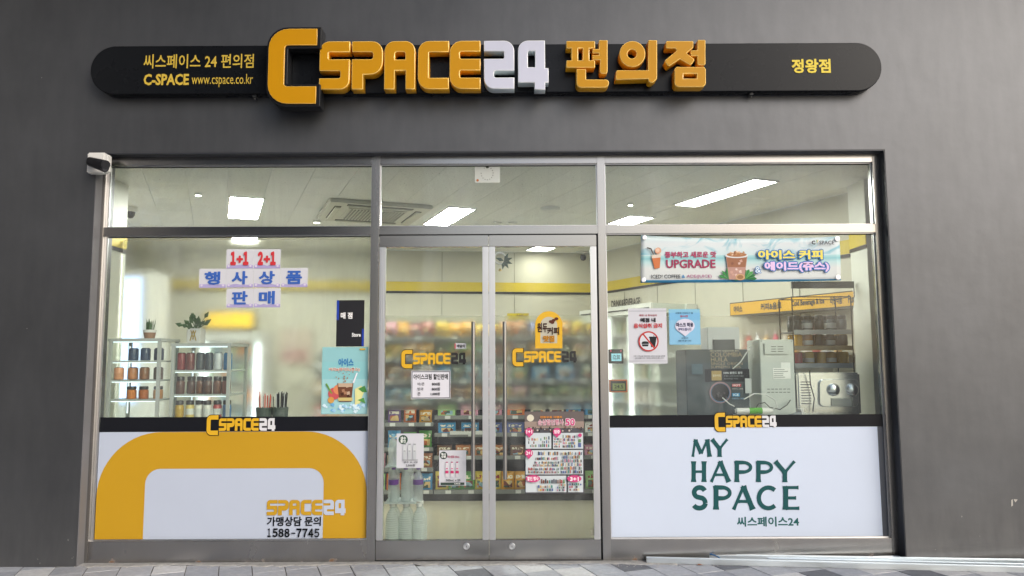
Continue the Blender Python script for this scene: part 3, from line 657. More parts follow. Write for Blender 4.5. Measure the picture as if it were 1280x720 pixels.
def letters(word, x0, x1, yt, yb, st, cells):
    mb = MB(); k = 0; th = 4.9 * st; tn = 2.9 * st
    for ch, a, b in cells:
        h = yb - yt; w_ = b - a; mid = (yt + yb) / 2; S = []
        if ch == 'M': S = [([(a + 2, yb), (a + w_ * .2, yt)], tn), ([(a + w_ * .2, yt + 1), (a + w_ * .5, yb - 4)], th), ([(a + w_ * .5, yb - 4), (a + w_ * .8, yt + 1)], tn), ([(a + w_ * .8, yt), (b - 2, yb)], th)]
        if ch == 'Y': S = [([(a + 1, yt), (a + w_ * .5, mid + 1)], th), ([(b - 1, yt), (a + w_ * .5, mid + 1)], tn), ([(a + w_ * .5, mid - 1), (a + w_ * .5, yb)], th)]
        if ch == 'H': S = [([(a + 3, yt), (a + 3, yb)], th), ([(b - 3, yt), (b - 3, yb)], th), ([(a + 3, mid), (b - 3, mid)], tn)]
        if ch == 'A': S = [([(a + 1, yb), (a + w_ * .5, yt)], tn), ([(a + w_ * .48, yt), (b - 2, yb)], th), ([(a + w_ * .25, yt + h * .65), (b - w_ * .24, yt + h * .65)], tn)]
        if ch == 'P': S = [([(a + 3, yt), (a + 3, yb)], th), ([(a + 1, yt + tn / 2)] + arc(a + w_ * .48, yt + h * .29, w_ * .44, h * .29 - tn / 2, -90, 90) + [(a + 3, yt + h * .58 - tn / 2)], tn * 1.25)]
        if ch == 'S': S = [(arc(a + w_ * .5, yt + h * .27, w_ * .36, h * .27 - tn / 2, -20, -180, 9)[:-1] + arc(a + w_ * .5, yt + h * .27, w_ * .36, h * .22, 180, 120, 3) + arc(a + w_ * .48, yb - h * .27, w_ * .40, h * .25, -60, 0, 3) + arc(a + w_ * .48, yb - h * .27, w_ * .40, h * .27 - tn / 2, 0, 155, 9), th * .95)]
        if ch == 'C': S = [(arc(a + w_ * .56, mid, w_ * .50, h * .5 - tn / 2, -48, -312, 18), th * .85)]
        if ch == 'E': S = [([(a + 3, yt), (a + 3, yb)], th), ([(a + 3, yt + tn / 2), (b - 1, yt + tn / 2)], tn), ([(a + 3, mid), (b - 4, mid)], tn), ([(a + 3, yb - tn / 2), (b, yb - tn / 2)], tn)]
        for pts, w0 in S:
            k += 1; c = ch in 'SC'; flared(mb, pts, YP - .001 - k * .00025, w0, ends=(1.28, 1.28) if not c else (1.0, 1.0))
    mb.build('lettering', GREENP, rp)
letters('MY', 0, 0, 549, 571, 1.0, [('M', 864, 889), ('Y', 889, 910)])
letters('HAPPY', 0, 0, 576.5, 602.5, 1.08, [('H', 864, 883), ('A', 888, 913), ('P', 918, 940), ('P', 945, 966), ('Y', 968, 994)])
letters('SPACE', 0, 0, 607.5, 637, 1.25, [('S', 865, 884), ('P', 892, 914), ('A', 916, 943), ('C', 947, 971), ('E', 979, 999)])
P = Print(rp, YP - .001); P.text('씨스페이스24', 921, 646, 999, 658, '1d5c5c', .02); P.done()
# black bands with the logo
LG = M('logo_orange_print', (.72, .42, .015), .5, var=.02); WHI = M('logo_white_print', (.70, .71, .74), .5, var=.02); NB = M('logo_black_print', (.015, .015, .017), .5)
bandm = M('black_band_film', (.010, .011, .015), .30, var=.05, spec=.2)
for a, b, py0, py1, bx, lab, pr in ((xa, xb, 521, 540, (259, 519, 344, 543.5), 'black vinyl band with the shop logo above the amber panel', 300), (xc, xd, 518.5, 534.5, (893, 516, 971, 539), 'black vinyl band with the shop logo above the MY HAPPY SPACE panel', 930)):
    z1_, z0_ = W(pr, py0, YP).z, W(pr, py1, YP).z
    if pr == 300: z0_ = zA + .001
    else: z0_ = zC_ + .001
    r = root('vinyl_band', ((a + b) / 2, YP, z0_), lab, 'sticker band', 'black logo bands on the windows')
    MB().box(a, b + (.038 if pr == 930 else 0), YP, YP + .003, z0_, z1_).build('band_sheet', bandm, r)
    flat_logo(r, bx, YP - .003, LG, WHI)
# dark edge strip beside the right panel
MB().box(xd + .002, ix1 - .0065, YP, YP + .004, zD, zC_ - .001).build('edge_strip', M('slate_edge', (.07, .08, .10), .4), rp)
# frosted white corner of the left panel is part of the sheet; white shim strip beside the left jamb
MB().box(ix0 + .001, ix0 + .009, YP - .002, YP + .01, br1 + .007, tr0 - .007).build('white_bead', WPL, sf)

# ---- double door
d0, dm_, d1 = m1b + .003, (W(611, 450, YF)).x, m2a - .012
zdt = tr0 - .008; zdg = zL(308); zdb = zL(675.5); zd0 = .012
def leaf(a, b, hx, label, stiles, kx, flip_):
    r = root('door_leaf', ((a + b) / 2, YF, 0), label, 'glass door', 'leaves of the shop double door')
    MB().box(a, b, YF + .004, YF + .05, zdg, zdt, bev=B).build('door_top_rail', STEELH, r)
    MB().box(a, b, YF + .004, YF + .05, zd0, zdb, bev=B).build('door_bottom_rail', STEELH, r)
    sw = .042
    for s0 in (a, b - sw):
        st = MB().box(s0, s0 + sw, YF + .010, YF + .046, zdb + .0005, zdg - .0005, bev=.002)
        st.box(s0 + .013, s0 + .018, YF + .0065, YF + .0102, zdb + .001, zdg - .001).box(s0 + .027, s0 + .031, YF + .0065, YF + .0102, zdb + .001, zdg - .001)
        st.build('door_stile', ALU, r)
    g = MB().box(a + sw, b - sw, YF + .022, YF + .030, zdb + .001, zdg - .001); g.build('glass', GLASS, r)
    MB().box(a + sw + .002, b - sw - .002, YF + .0306, YF + .0326, zf0, zf1).build('frosted_film', FILM, r)
    h = MB(); zt, zb_ = zL(402, y=0), zL(600, y=0)
    hxx = W(hx, 500, 0.02).x
    h.tube([(hxx, .02, zb_), (hxx, .02, zt)], .0135, 14); h = h.build('handle', M('satin_handle_steel', (.34, .34, .34), .34, 1, var=.04), r)
    hm = MB()
    for z in (zt - .12, zb_ + .12): hm.tube([(hxx, .02, z), (hxx, YF + .024, z)], .008, 8)
    hm.build('handle_mount', ALU, h)
    kxx = W(kx, 683, YF).x; kz = W(kx, 683, YF).z
    k = MB(); T = Matrix.Translation((kxx, YF + .004, kz)) @ Matrix.Rotation(R(90), 4, 'X')
    k.lathe([(.022, 0), (.022, .004), (.018, .008), (.0165, .008), (.0165, .002), (.010, .002), (.009, .006)], n=20, mat=T); k.build('lock', ALU, r)
    MB().box(kxx - .0015, kxx + .0015, YF - .0035, YF - .0021, kz - .006, kz + .006).build('keyhole', DARKGAP, r)
    return r
dl = leaf(d0, dm_ - .0015, 591.5, 'left glass door leaf with a bottled water notice', 0, 583, 1)
dr = leaf(dm_ + .0015, d1, 631, 'right glass door leaf with the big promotion poster', 0, 640, 1)
# dark void behind the hinge side and a threshold
MB().box(d1 + .001, m2a - .0005, YF + .02, YB, 0, tr0 - .001).build('hinge_gap', DARKGAP, sf)
MB().box(m1b + .0005, m2a - .0005, YF + .012, YB + .06, -.003, .009, bev=.002).build('threshold', STEELH, sf)
MB().box(m1b + .0005, m2a - .0005, YF + .02, YF + .06, zdt + .0005, tr0 - .0005).build('head_gap', DARKGAP, sf)

# flat pivot plate on the pavement
pv = root('pivot_plate', G(701, 695) + Vector((0, 0, .002)), 'thin black metal strip lying at the foot of the door', 'metal strip')
q0, q1 = G(702, 695), G(757, 694)
MB().tube([(q0.x, q0.y, .006), (q1.x, q1.y + .01, .006)], .006, 6).box(q0.x - .02, q0.x, q0.y - .012, q0.y + .02, 0, .012).box(q1.x - .01, q1.x + .03, q1.y - .012, q1.y + .03, 0, .012).build('strip', DGREY, pv)

# ================================================================= SIGN
YS = -.085
sg = root('shop_sign', (0, YS, W(600, 118, YS).z), 'long black shop sign with raised orange letters C SPACE 24', 'shop sign')
sxa = W(113, 88, YS).x; sxb = W(1102, 82, YS).x
szb = W(600, 115.5, YS).z; szt = W(600, 55.5, YS).z; rr = (szt - szb) / 2 - .001
me = outline_mesh([[(p.x, p.y) for p in rounded([(sxa, szb, rr), (sxb, szb, rr), (sxb, szt, rr), (sxa, szt, rr)], 12)]], -YS - .004, .004)
me.materials.append(SIGNBLK); me.transform(Matrix.Translation(Vector((0, YS, 0)) - wloc(sg))); link_mesh('sign_board', me, sg)
brk = MB()
for px in (320, 937):
    x = W(px, 60, -.05).x; brk.box(x - .012, x + .012, -.06, -.02, szt - .001, szt + .012).box(x - .012, x + .012, -.06, -.02, szb - .014, szb + .001).tube([(x, -.04, szb - .03), (x, -.04, szb)], .005, 8)
brk.build('bracket', DGREY, sg)
YL = -.180                                   # front face of the raised letters
pa = W(399.7, 51.6, YL); pb = W(686, 110.6, YL)
su = ((pb.x - pa.x) / (1395 - 250), (pa.z - pb.z) / 235)
TRIM_GLINT_O = M('letter_trim_highlight', (.95, .62, .16), .25, var=.02, spec=.8); TRIM_GLINT_W = M('pale_trim_highlight', (.85, .88, .92), .25, var=.02, spec=.8); LSIDE = M('pale_letter_side', (.62, .70, .72), .35, var=.03)  # edge trim colours with the bevel highlight painted in
def sign_glyph(loops, name, front, side, depth, bev, yfront, label=None):
    me = outline_mesh(loops, depth, bev)
    me.materials.append(side); me.materials.append(front); me.materials.append(TRIM_GLINT_W if side is LSIDE else TRIM_GLINT_O if side is SIDEOR else side)
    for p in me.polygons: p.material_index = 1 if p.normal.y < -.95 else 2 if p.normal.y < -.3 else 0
    me.transform(Matrix.Translation(Vector((0, yfront, 0)) - wloc(sg))); o = link_mesh(name, me, sg)
    if label: o['label'] = label
    return o
LSIDE = M('pale_letter_side', (.62, .70, .72), .35, var=.03)
for k, (ch, gx, gy) in enumerate(LOGO[1:]):
    num = ch in '24'
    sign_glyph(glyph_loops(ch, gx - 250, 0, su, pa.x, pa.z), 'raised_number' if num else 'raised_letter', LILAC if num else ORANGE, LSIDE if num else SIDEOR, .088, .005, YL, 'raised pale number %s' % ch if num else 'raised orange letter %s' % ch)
# big C on its black plate
YC = -.200
pc = W(336.9, 36.8, YC); pd = W(395, 129.8, YC); sc_ = ((pd.x - pc.x) / 233, (pc.z - pd.z) / 373)
sign_glyph(glyph_loops('K', 0, 0, sc_, pc.x, pc.z), 'letter_plate', BLK, M('plate_side', (.012, .013, .015), .35, spec=.25), .110, .004, YC + .002, 'black plate under the big letter C')
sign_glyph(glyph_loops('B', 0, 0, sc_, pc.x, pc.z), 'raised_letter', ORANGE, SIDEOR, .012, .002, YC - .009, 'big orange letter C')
# hangul letters
def hang(loops, x0=540, y0=35, s=3.556):
    return [[(lambda q: (q.x, q.z))(W(x0 + p.x / s, y0 - p.y / s, YL)) for p in rounded(flip(lp), 5)] for lp in loops]
H1 = [[(597, 57, 4), (725, 57, 4), (725, 90, 4), (700, 90), (700, 143), (725, 143, 4), (725, 176, 4), (597, 176, 4), (597, 143, 4), (620, 143), (620, 90), (597, 90, 4)], [(650, 90), (650, 143), (670, 143), (670, 90)]]
H2 = [[(742, 53, 4), (781, 53, 4), (781, 203, 12), (745, 203, 12), (748, 142), (713, 142, 3), (713, 120, 3), (742, 120), (742, 112), (713, 112, 3), (713, 92, 3), (742, 92)]]
H3 = [[(642, 182, 4), (685, 182, 4), (685, 228, 3), (788, 228, 14), (785, 265, 20), (642, 265, 22)]]
circ = lambda cx, cy, r, n=28: [(cx + r * math.cos(2 * math.pi * k / n), cy + r * math.sin(2 * math.pi * k / n)) for k in range(n)]
H4 = [circ(891, 115, 58), circ(889, 115, 20, 20)]
H5 = [[(961, 53, 4), (1001, 53, 4), (1001, 225, 8), (978, 248, 14), (961, 235, 8), (961, 226), (815, 230, 5), (820, 187, 5), (961, 187)]]
H6 = [[(1040, 57, 6), (1162, 57, 6), (1162, 86, 5), (1132, 112, 4), (1170, 140, 9), (1150, 166, 9), (1102, 138, 4), (1052, 172, 9), (1032, 146, 9), (1088, 100, 4), (1082, 90), (1040, 90, 5)]]
H7 = [[(1180, 52, 4), (1216, 52, 4), (1216, 165, 8), (1180, 165, 8), (1180, 124), (1150, 124, 3), (1150, 98, 3), (1180, 98)]]
H8 = [[(1078, 172, 14), (1218, 172, 14), (1218, 262, 20), (1078, 262, 20)], [(1118, 203), (1118, 224), (1178, 224), (1178, 203)]]
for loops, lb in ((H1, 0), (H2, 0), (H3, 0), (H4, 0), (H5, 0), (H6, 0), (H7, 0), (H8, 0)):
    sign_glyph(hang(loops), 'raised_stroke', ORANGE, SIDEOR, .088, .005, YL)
P = Print(sg, YS - .001)
SG = M('sign_gold_print', (.60, .42, .05), .5, var=.03)
P.text('씨스페이스 24 편의점', 180, 68, 317, 85, SG, .012); P.text('C-SPACE', 180, 92.5, 236, 106.5, SG, .03); P.text('www.cspace.co.kr', 240, 93, 316, 109, SG)
P.text('정왕점', 989, 74, 1038.5, 91.5, M('sign_yellow_print', (.75, .58, .02), .5, var=.02), .03); P.done()

# ---- bullet security camera on the corner of the frame
sc0 = W(122, 216, -.03)
cc = root('security_camera', (sc0.x, -.03, sc0.z), 'black bullet security camera on a white box at the corner of the window frame', 'security camera')
a0, a1 = W(110, 191, -.05), W(131, 216.5, -.05)
MB().box(a0.x, a1.x, -.06, -.001, a1.z, a0.z, bev=.008).build('junction_box', WPL, cc)
MB().box(a1.x - .002, a1.x + .02, -.055, -.004, a1.z + .008, a0.z - .012, bev=.006).build('box_lid', WPL, cc)
p0, p1 = W(113, 203, -.09), W(131, 210, -.22)
bk = M('black_camera_body', (.012, .012, .014), .35)
MB().tube([p0 + Vector((0, .02, 0)), p0, p1], [.018, .027, .028], 16).build('camera_body', bk, cc)
t = (p1 - p0).normalized(); MB().tube([p1 + t * .001, p1 + t * .004], .018, 16).build('lens', M('lens_glass', (.12, .12, .13), .08, .3), cc)
hd = MB(); hd.tube([p0 + Vector((-.004, 0, .016)), p1 + Vector((.012, -.012, .018))], [.022, .030], 12); hd.build('sun_hood', bk, cc)

# ---- aluminium bars on the pavement
AB = M('bare_aluminium_bar', (.70, .76, .80), .38, 1, var=.10, vs=2, stretch=(1, 6, 6), rvar=.08)
bars = [((808, 699.5), (1330, 712.5), 'front'), ((960, 698), (1330, 706.5), 'second'), ((812, 695), (1330, 703), 'third'), ((1050, 694.8), (1330, 699.2), 'rear')]
labs = ['long flat aluminium bar at the front of the bundle on the pavement', 'aluminium bar lying second from the front in the bundle', 'long aluminium bar lying third from the front with its end by the panel corner', 'shorter aluminium bar lying against the wall behind the others']
for k, (s, e, nm) in enumerate(bars):
    a = G(s[0], s[1], .02); b = G(e[0], e[1], .02); d = (b - a); L_ = d.length; ang = math.atan2(d.y, d.x); wdt = .036 if k in (0, 2) else .034
    r = root('aluminium_bar', (a.x, a.y, .002), labs[k], 'metal bar', 'aluminium bars laid along the foot of the wall', ang)
    h = .034 if k in (0, 2) else .022
    MB().box(0, L_, -wdt / 2, wdt / 2, h - .003, h, bev=.0008).build('bar_web', AB, r, rel=True)
    MB().box(0, L_, -wdt / 2, -wdt / 2 + .003, 0, h - .0031).box(0, L_, wdt / 2 - .003, wdt / 2, 0, h - .0031).build('bar_flange', AB, r, rel=True)
    MB().box(L_ * .0, L_, -.004, .004, h + .0002, h + .003).build('bar_rib', AB, r, rel=True)
ct = G(898, 700, .02); cr = root('tie_cord', (ct.x, ct.y, 0), 'blue cord tied round the aluminium bars', 'cord')
MB().tube([(ct.x - .06, ct.y + .09, .045), (ct.x - .02, ct.y + .04, .042), (ct.x, ct.y + .0, .040), (ct.x + .003, ct.y - .03, .036), (ct.x + .002, ct.y - .045, .02), (ct.x, ct.y - .045, .003)], .004, 6).build('cord', ink('3f86c8'), cr)
# rust-brown dead leaves
for k, (px, py, lb) in enumerate([(20, 701, 0), (118, 699, 0), (196, 699, 0), (263, 698, 0), (490, 694.5, 0), (504, 694, 0), (875, 706, 0), (1077, 706.5, 0), (1135, 708.5, 0), (1213, 712, 0)]):
    p = G(px, py if px < 800 else py + 1); s = .014
    mb = MB(); ang = random.uniform(0, 6.28); c, sn = math.cos(ang), math.sin(ang)
    pts = [(-1.4, 0, 0), (-.5, .5, .25), (.5, .55, .35), (1.5, 0, .1), (.5, -.5, .4), (-.5, -.5, .3), (0, 0, .05)]
    mb.add([(s * (x * c - y * sn), s * (x * sn + y * c), s * z + .003) for x, y, z in pts], [(0, 1, 6), (1, 2, 6), (2, 3, 6), (3, 4, 6), (4, 5, 6), (5, 0, 6)])
    where = ['at the pavement corner far from the shop', 'below the left frame jamb', 'under the amber panel near its corner', 'under the middle of the amber panel', 'by the left foot of the door', 'on the door threshold beside another leaf', 'in front of the aluminium bars by the blue cord', 'in front of the bars below the jamb', 'in front of the bars beside the wall', 'in front of the bars near the picture edge'][k]
    o = mb.build('dead_leaf', M('dead_leaf_brown', (.32, .12, .05), .8, var=.3, vs=80)); o.location = (p.x, p.y, 0)
    tag(o, 'small rust brown dead leaf ' + where, 'leaf', 'dead leaves on the pavement')
# loose white chips on the wall (paint scars)
ws = root('paint_scar', W(1266, 627, 0), 'small white scratch mark on the grey wall', 'paint mark')
MB().prism([(p.x, p.z) for p in (W(1264, 625, 0), W(1266, 624, 0), W(1266, 632, 0), W(1264, 633, 0))], -.0012, -.0002).prism([(p.x, p.z) for p in (W(1267, 624, 0), W(1272, 624.5, 0), W(1269, 628, 0))], -.0012, -.0002).build('mark', ink('b8b4ac'), ws)

# ================================================================= PRINT ON THE GLASS
YD = YG - .0022                              # outside face of window stickers
def S(name, b, mat, label, cat, y=YD, group=None, part='paper_sheet'): return sheet(name, *b, y, mat, label, cat, group, part=part)
paper = M('white_paper', (.60, .61, .66), .6, var=.02)
# promotion letters: one sheet per letter
PX = [('1+1', 283, 311.6, 'c8363e', 'white sheet with one plus one in red at the top'), ('2+1', 317, 311.6, 'c8363e', 'white sheet with two plus one in red beside the mullion side'),
      ('행', 249, 336, '3a63b4', 'white sheet with the first blue letter of the middle row'), ('사', 283, 335.5, '3a63b4', 'white sheet with the second blue letter of the middle row'),
      ('상', 317, 335.3, '3a63b4', 'white sheet with the third blue letter of the middle row'), ('품', 351, 335, '3a63b4', 'white sheet with the last blue letter of the middle row'),
      ('판', 283, 360.5, '3a63b4', 'white sheet with the first blue letter of the lowest row'), ('매', 317, 360.3, '3a63b4', 'white sheet with the last blue letter of the lowest row')]
for s, x, y, c, lb in PX:
    r = S('letter_sheet', (x + .3, y, x + 33.4, y + 24), paper, lb, 'paper sign', group='promotion letter sheets on the window')
    P = Print(r, YD - .0003)
    n = 8; hill = [(x + .5 + k * 32.6 / n, y + 20.5 - random.uniform(-.3, 1.6)) for k in range(n + 1)] + [(x + 33.1, y + 23.8), (x + .5, y + 23.8)]
    P.poly(hill, 'a8a0cc'); 
    for cx in (x + 3, x + 30): P.disc(cx, y + 20.8, 1.9, 'c0b0d8', n=10); P.disc(cx, y + 20.8, 1.2, 'd6d2e0', n=10)
    if '+' in s: P.text({'1': '１', '2': '２'}[s[0]], x + 5.5, y + 2.8, x + 12, y + 20, c, .07); P.text('+', x + 13, y + 8, x + 21, y + 17, c, .05); P.text('１', x + 21.5, y + 2.8, x + 28, y + 20, c, .07)
    else: P.text(s, x + 7, y + 3.5, x + 26.5, y + 20, c, .033)
    P.done()
# narrow black sign
r = S('store_sign', (421, 375.3, 454.8, 433), M('black_acrylic', (.018, .018, .022), .3), 'narrow black sign with a small white word Store', 'sign', y=YD, part='sign_plate')
P = Print(r, YD - .0003); P.rect(421, 375.5, 423.5, 400, '2340a8'); P.rect(452.5, 411, 454.8, 432.8, '2340a8'); P.text('매 점', 426, 390.5, 440.5, 398.5, 'f0f0f0', .03); P.text('Store', 440, 416, 451, 421, 'f0f0f0', .03); P.done()
# iced drink poster (left)
def cup(P, cx, yt, yb, wt, wb, liquid, ice):
    P.poly([(cx - wt, yt), (cx + wt, yt), (cx + wb, yb), (cx - wb, yb)], liquid, 'picture')
    P.poly([(cx - wt * .9, yt), (cx + wt * .9, yt), (cx + wt * .85, yt + (yb - yt) * .2), (cx - wt * .85, yt + (yb - yt) * .2)], ice, 'picture')
    for k in range(7):
        x = cx + random.uniform(-.6, .6) * wb; y = yt + (yb - yt) * random.uniform(.15, .8); s = (yb - yt) * .09
        P.poly([(x - s, y - s * .6), (x + s * .7, y - s), (x + s, y + s * .6), (x - s * .6, y + s)], random.choice([ice, 'a87c60', '4a2c20']), 'picture')
r = S('drink_poster', (403, 434, 459, 517.5), M('poster_aqua', (.25, .55, .58), .5, var=.06, vs=3), 'aqua poster of an iced drink with splashes and fruit', 'poster')
P = Print(r, YD - .0003); P.rect(403.3, 434.3, 458.8, 452, '8fc3c8'); P.rect(403.3, 474, 458.8, 517, '9ecdd2')
P.text('아이스', 423, 448, 442, 458, '3b7fb4', .05); P.text('커피&에이드(쥬스)', 411, 459.5, 450, 464.5, 'fff6e8', .07, name='lettering'); P.text('커피&에이드(쥬스)', 411.4, 459.8, 449.6, 464.2, 'b05a50', .012)
for k in range(40):
    x = random.uniform(405, 457); y = 506 + abs(random.gauss(0, 1)) * 4; s = random.uniform(1.2, 2.8)
    if y < 515: P.poly([(x - s, y), (x, y - s), (x + s, y - s * .3), (x + s * .6, y + s)], random.choice(['d8eef8', '9cc8e4', '6fb0dc', 'b8dcf0', 'e6f4fa']), 'picture')
P.disc(418, 492, 7.5, 'c2565a', 'picture'); P.disc(423, 487, 6, 'd88a5e', 'picture'); P.disc(414, 500, 4, 'd09a50', 'picture'); P.poly([(407, 480), (409, 479), (416, 492), (414, 492)], '6a9a40', 'picture')
P.poly([(444, 486), (452, 482), (456, 488), (450, 504), (444, 506)], 'dcdc9a', 'picture'); P.poly([(448, 486), (456, 482), (459, 490), (453, 490)], '4a8a48', 'picture'); P.poly([(447, 500), (455, 497), (457, 504)], '5a9a50', 'picture')
for k in range(16): P.disc(433 + random.gauss(0, 6), 472 + random.uniform(-8, 6), random.uniform(.5, 1.1), 'a0765c', 'picture', n=6)
cup(P, 432, 479, 502, 10, 7.5, '6b4432', 'c0a890'); P.poly([(441, 478), (446, 466), (447.5, 466), (443, 479)], 'e8e8f0', 'picture'); P.rect(423, 497, 441, 501, 'c9b878'); P.rect(450, 435.5, 457, 437.5, 'c9a83c'); P.done()
# paper on the upper pane
r = S('taped_paper', (593.5, 207, 625, 228.2), M('pale_paper', (.50, .53, .50), .6), 'pale square paper taped at the top of the pane over the door', 'paper')
P = Print(r, YD - .0003)
P.disc(609, 208.5, 2, '3a4038'); P.disc(597, 225.5, 1.6, 'a8683c')
for k in range(14):
    a = R(30 + k * 300 / 13 - 60); P.disc(609 + 7.5 * math.sin(a), 217 - 8 * math.cos(a), .6, '50564e', n=6)
P.done()
# ---- door stickers
YDD = YF + .022 - .0018
flat_r = root('door_logo', W(545, 455, YDD), 'orange and black shop logo sticker on the door leaf with the ice cream notice', 'logo sticker', 'logo stickers on the doors'); flat_logo(flat_r, (502, 437.5, 582.5, 460), YDD, LG, NB)
flat_r = root('door_logo', W(680, 455, YDD), 'orange and black shop logo sticker under the yellow coffee bean sticker', 'logo sticker', 'logo stickers on the doors'); flat_logo(flat_r, (640.5, 435.5, 721, 457.5), YDD, LG, NB)
r = S('price_notice', (514, 463.5, 563, 498.5), paper, 'white bordered price notice under the door logo', 'notice', YDD)
P = Print(r, YDD - .0003); P.rect(514.8, 464.3, 562.2, 497.7, '3c4048'); P.rect(515.6, 465.2, 561.4, 496.8, 'dcdce4'); P.text('아이스크림 할인판매', 516.8, 467.5, 560, 474.5, '1c1c20', .03)
for k, (a, b) in enumerate((('바/콘', '800원'), ('빙과', '800원'), ('콘', '1,000원'))):
    P.text(a, 522, 478 + k * 6.2, 531, 482 + k * 6.2, '5a5a60', .01, fit=False, align='l'); P.text(b, 536, 478 + k * 6.2, 550, 482 + k * 6.2, '1c1c20', .02, fit=False, align='r')
P.done()
r = S('small_notice', (568, 429, 582.5, 436), paper, 'tiny white notice with a red edge above the door logo number', 'notice', YDD)
P = Print(r, YDD - .0003); P.rect(568.2, 429.2, 569.6, 435.8, 'b83a3a'); P.text('배달의', 571, 430.6, 581, 434.6, '303030', .03); P.done()
# arched yellow coffee sticker
r = root('coffee_sticker', W(686, 435.5, YDD), 'arched yellow sticker with handwriting and coffee beans on the door', 'sticker')
o_ = rounded([(669, -435.5), (703, -435.5), (703, -389, 17), (669, -389, 17)], 10); i_ = rounded([(675.5, -429), (696.5, -429), (696.5, -396, 10.5), (675.5, -396, 10.5)], 8)
ld = [[(lambda q: (q.x, q.z))(W(p.x, -p.y, YDD)) for p in l] for l in (o_, i_)]
me = outline_mesh(ld, .0008); me.materials.append(LG); me.transform(Matrix.Translation(Vector((0, YDD, 0)) - wloc(r))); link_mesh('arch_sheet', me, r)
me = outline_mesh(ld[1:], .0004); me.materials.append(M('pale_film_print', (.50, .48, .38), .6)); me.transform(Matrix.Translation(Vector((0, YDD + .0002, 0)) - wloc(r))); link_mesh('backing_film', me, r)
P = Print(r, YDD - .0003)
for cx, cy in ((688.5, 402), (692, 400.5), (695.5, 398.5), (690.5, 403)): P.disc(cx, cy, 2.6, '5a2e22', 'picture', 1.9, 12)
P.text('원두', 671.5, 403.5, 684.5, 415.5, '3a1e18', .03); P.text('커피', 684, 409, 699, 418.5, '3a1e18', .03); P.text('맛집', 679, 419.5, 693, 427.5, 'b57a10', .05); P.done()
# bottled water notices
def bottle_pic(P, x, y, h, col, cap):
    P.rect(x, y, x + h * .22, y + h * .12, cap, 'picture'); P.poly([(x - h * .06, y + h * .25), (x, y + h * .12), (x + h * .22, y + h * .12), (x + h * .28, y + h * .25), (x + h * .28, y + h), (x - h * .06, y + h)], col, 'picture')
r = S('water_notice', (496, 542, 529.5, 585), paper, 'white notice with a green circle and pale water bottles', 'notice', YDD)
P = Print(r, YDD - .0003); P.disc(504, 549.5, 5.8, '34503f'); P.text('생수\n할인', 500.5, 545.8, 507.5, 553.3, 'e8ece8', .03)
for k in range(3): bottle_pic(P, 504.5 + k * 6.2, 554.5, 14, 'c9cdd0', '9aa0a4'); bottle_pic(P, 504.5 + k * 6.2, 563, 12, 'b9bec2', '9aa0a4')
P.rect(503, 574.5, 522.5, 575.2, '8a8e92'); P.text('생수 2L 6입', 504.5, 576.5, 522, 578.6, '50545a', .02); P.text('2,500원', 507.5, 580, 519, 583.2, '303438', .02); P.done()
r = S('water_notice', (549, 563, 582.5, 607), paper, 'white notice with a dark circle and pink labelled bottles', 'notice', YDD)
P = Print(r, YDD - .0003); P.disc(554.5, 569.3, 4.8, '32403c'); P.text('행사\n상품', 551.5, 566.3, 557.5, 572.3, 'e8ece8', .03); P.text('먹는샘물 500mL', 559.5, 569.3, 574.5, 572.5, 'b05a72', .02)
for k in range(3): bottle_pic(P, 557.5 + k * 6.4, 577, 11, 'd6d2d8', 'b03a70'); bottle_pic(P, 557.5 + k * 6.4, 585, 11, 'd2ced4', 'c0457a'); P.rect(556.8 + k * 6.4, 588.2, 560.8 + k * 6.4, 591.6, 'c03a6c', 'picture')
P.rect(551, 603, 580.5, 606, '3a4a44'); P.text('500mL x 20', 557.5, 598.8, 575.5, 601.5, '40464a', .02); P.text('8,900원', 568, 603.5, 575.5, 605.6, 'e8ece8', .02); P.done()
# big promotion poster
r = S('promotion_poster', (655.5, 514.5, 730.3, 617), M('poster_slate', (.085, .085, .10), .5, var=.1), 'large promotion poster of small goods with pink 1+1 and 2+1 badges', 'poster', YDD)
P = Print(r, YDD - .0003)
P.rect(655.8, 514.8, 730, 527, '6a6260'); P.rect(655.8, 527, 730, 535, '9a8a80')
P.disc(663, 522.5, 4.4, 'd8d4c0', 'picture')
for k in range(46): P.disc(random.uniform(656, 729), 535 + random.uniform(-1.5, 4), random.uniform(.5, 1.4), random.choice(['3a3434', '6a4a40', 'c8beb4', '8a5a48', '222228']), 'picture', n=5)
P.text('연중무휴 이벤트', 675, 520, 703, 522.6, 'd88a34', .03); P.text('순살할인행사', 672, 524, 704.5, 531.5, 'f0ecec', .07); P.text('순살할인행사', 672.4, 524.4, 704, 531.1, 'b4406c', .012); P.text('50', 706, 522.5, 719, 532.5, 'f4e8ec', .08); P.text('50', 706.6, 523, 718.4, 532, 'cc3f7c', .02)
cards = [(657, 541, 689, 560.5), (691, 541, 728.7, 560.5), (657, 562.5, 728.7, 592.5), (657, 594.5, 708, 614.8), (709.5, 594.5, 728.7, 614.8)]
for c in cards: P.rect(*c, 'c9d2d6')
gc = ['8a6a5c', 'b04848', '5a6a78', 'c89a58', '6a8a60', '3c4048', 'a8a090', '4a8a80', 'c07890', 'd8c8a0', '7a4a3a', '586a9a', '9a9a9a']
def goods(x0, y0, x1, y1, nx, ny, skip=.1):
    dx = (x1 - x0) / nx; dy = (y1 - y0) / ny
    for i in range(nx):
        for j in range(ny):
            if random.random() < skip: continue
            a = x0 + i * dx + random.uniform(0, .25) * dx; b = y0 + j * dy + random.uniform(0, .3) * dy
            P.rect(a, b, a + dx * random.uniform(.5, .8), y0 + (j + 1) * dy - .4, random.choice(gc), 'picture')
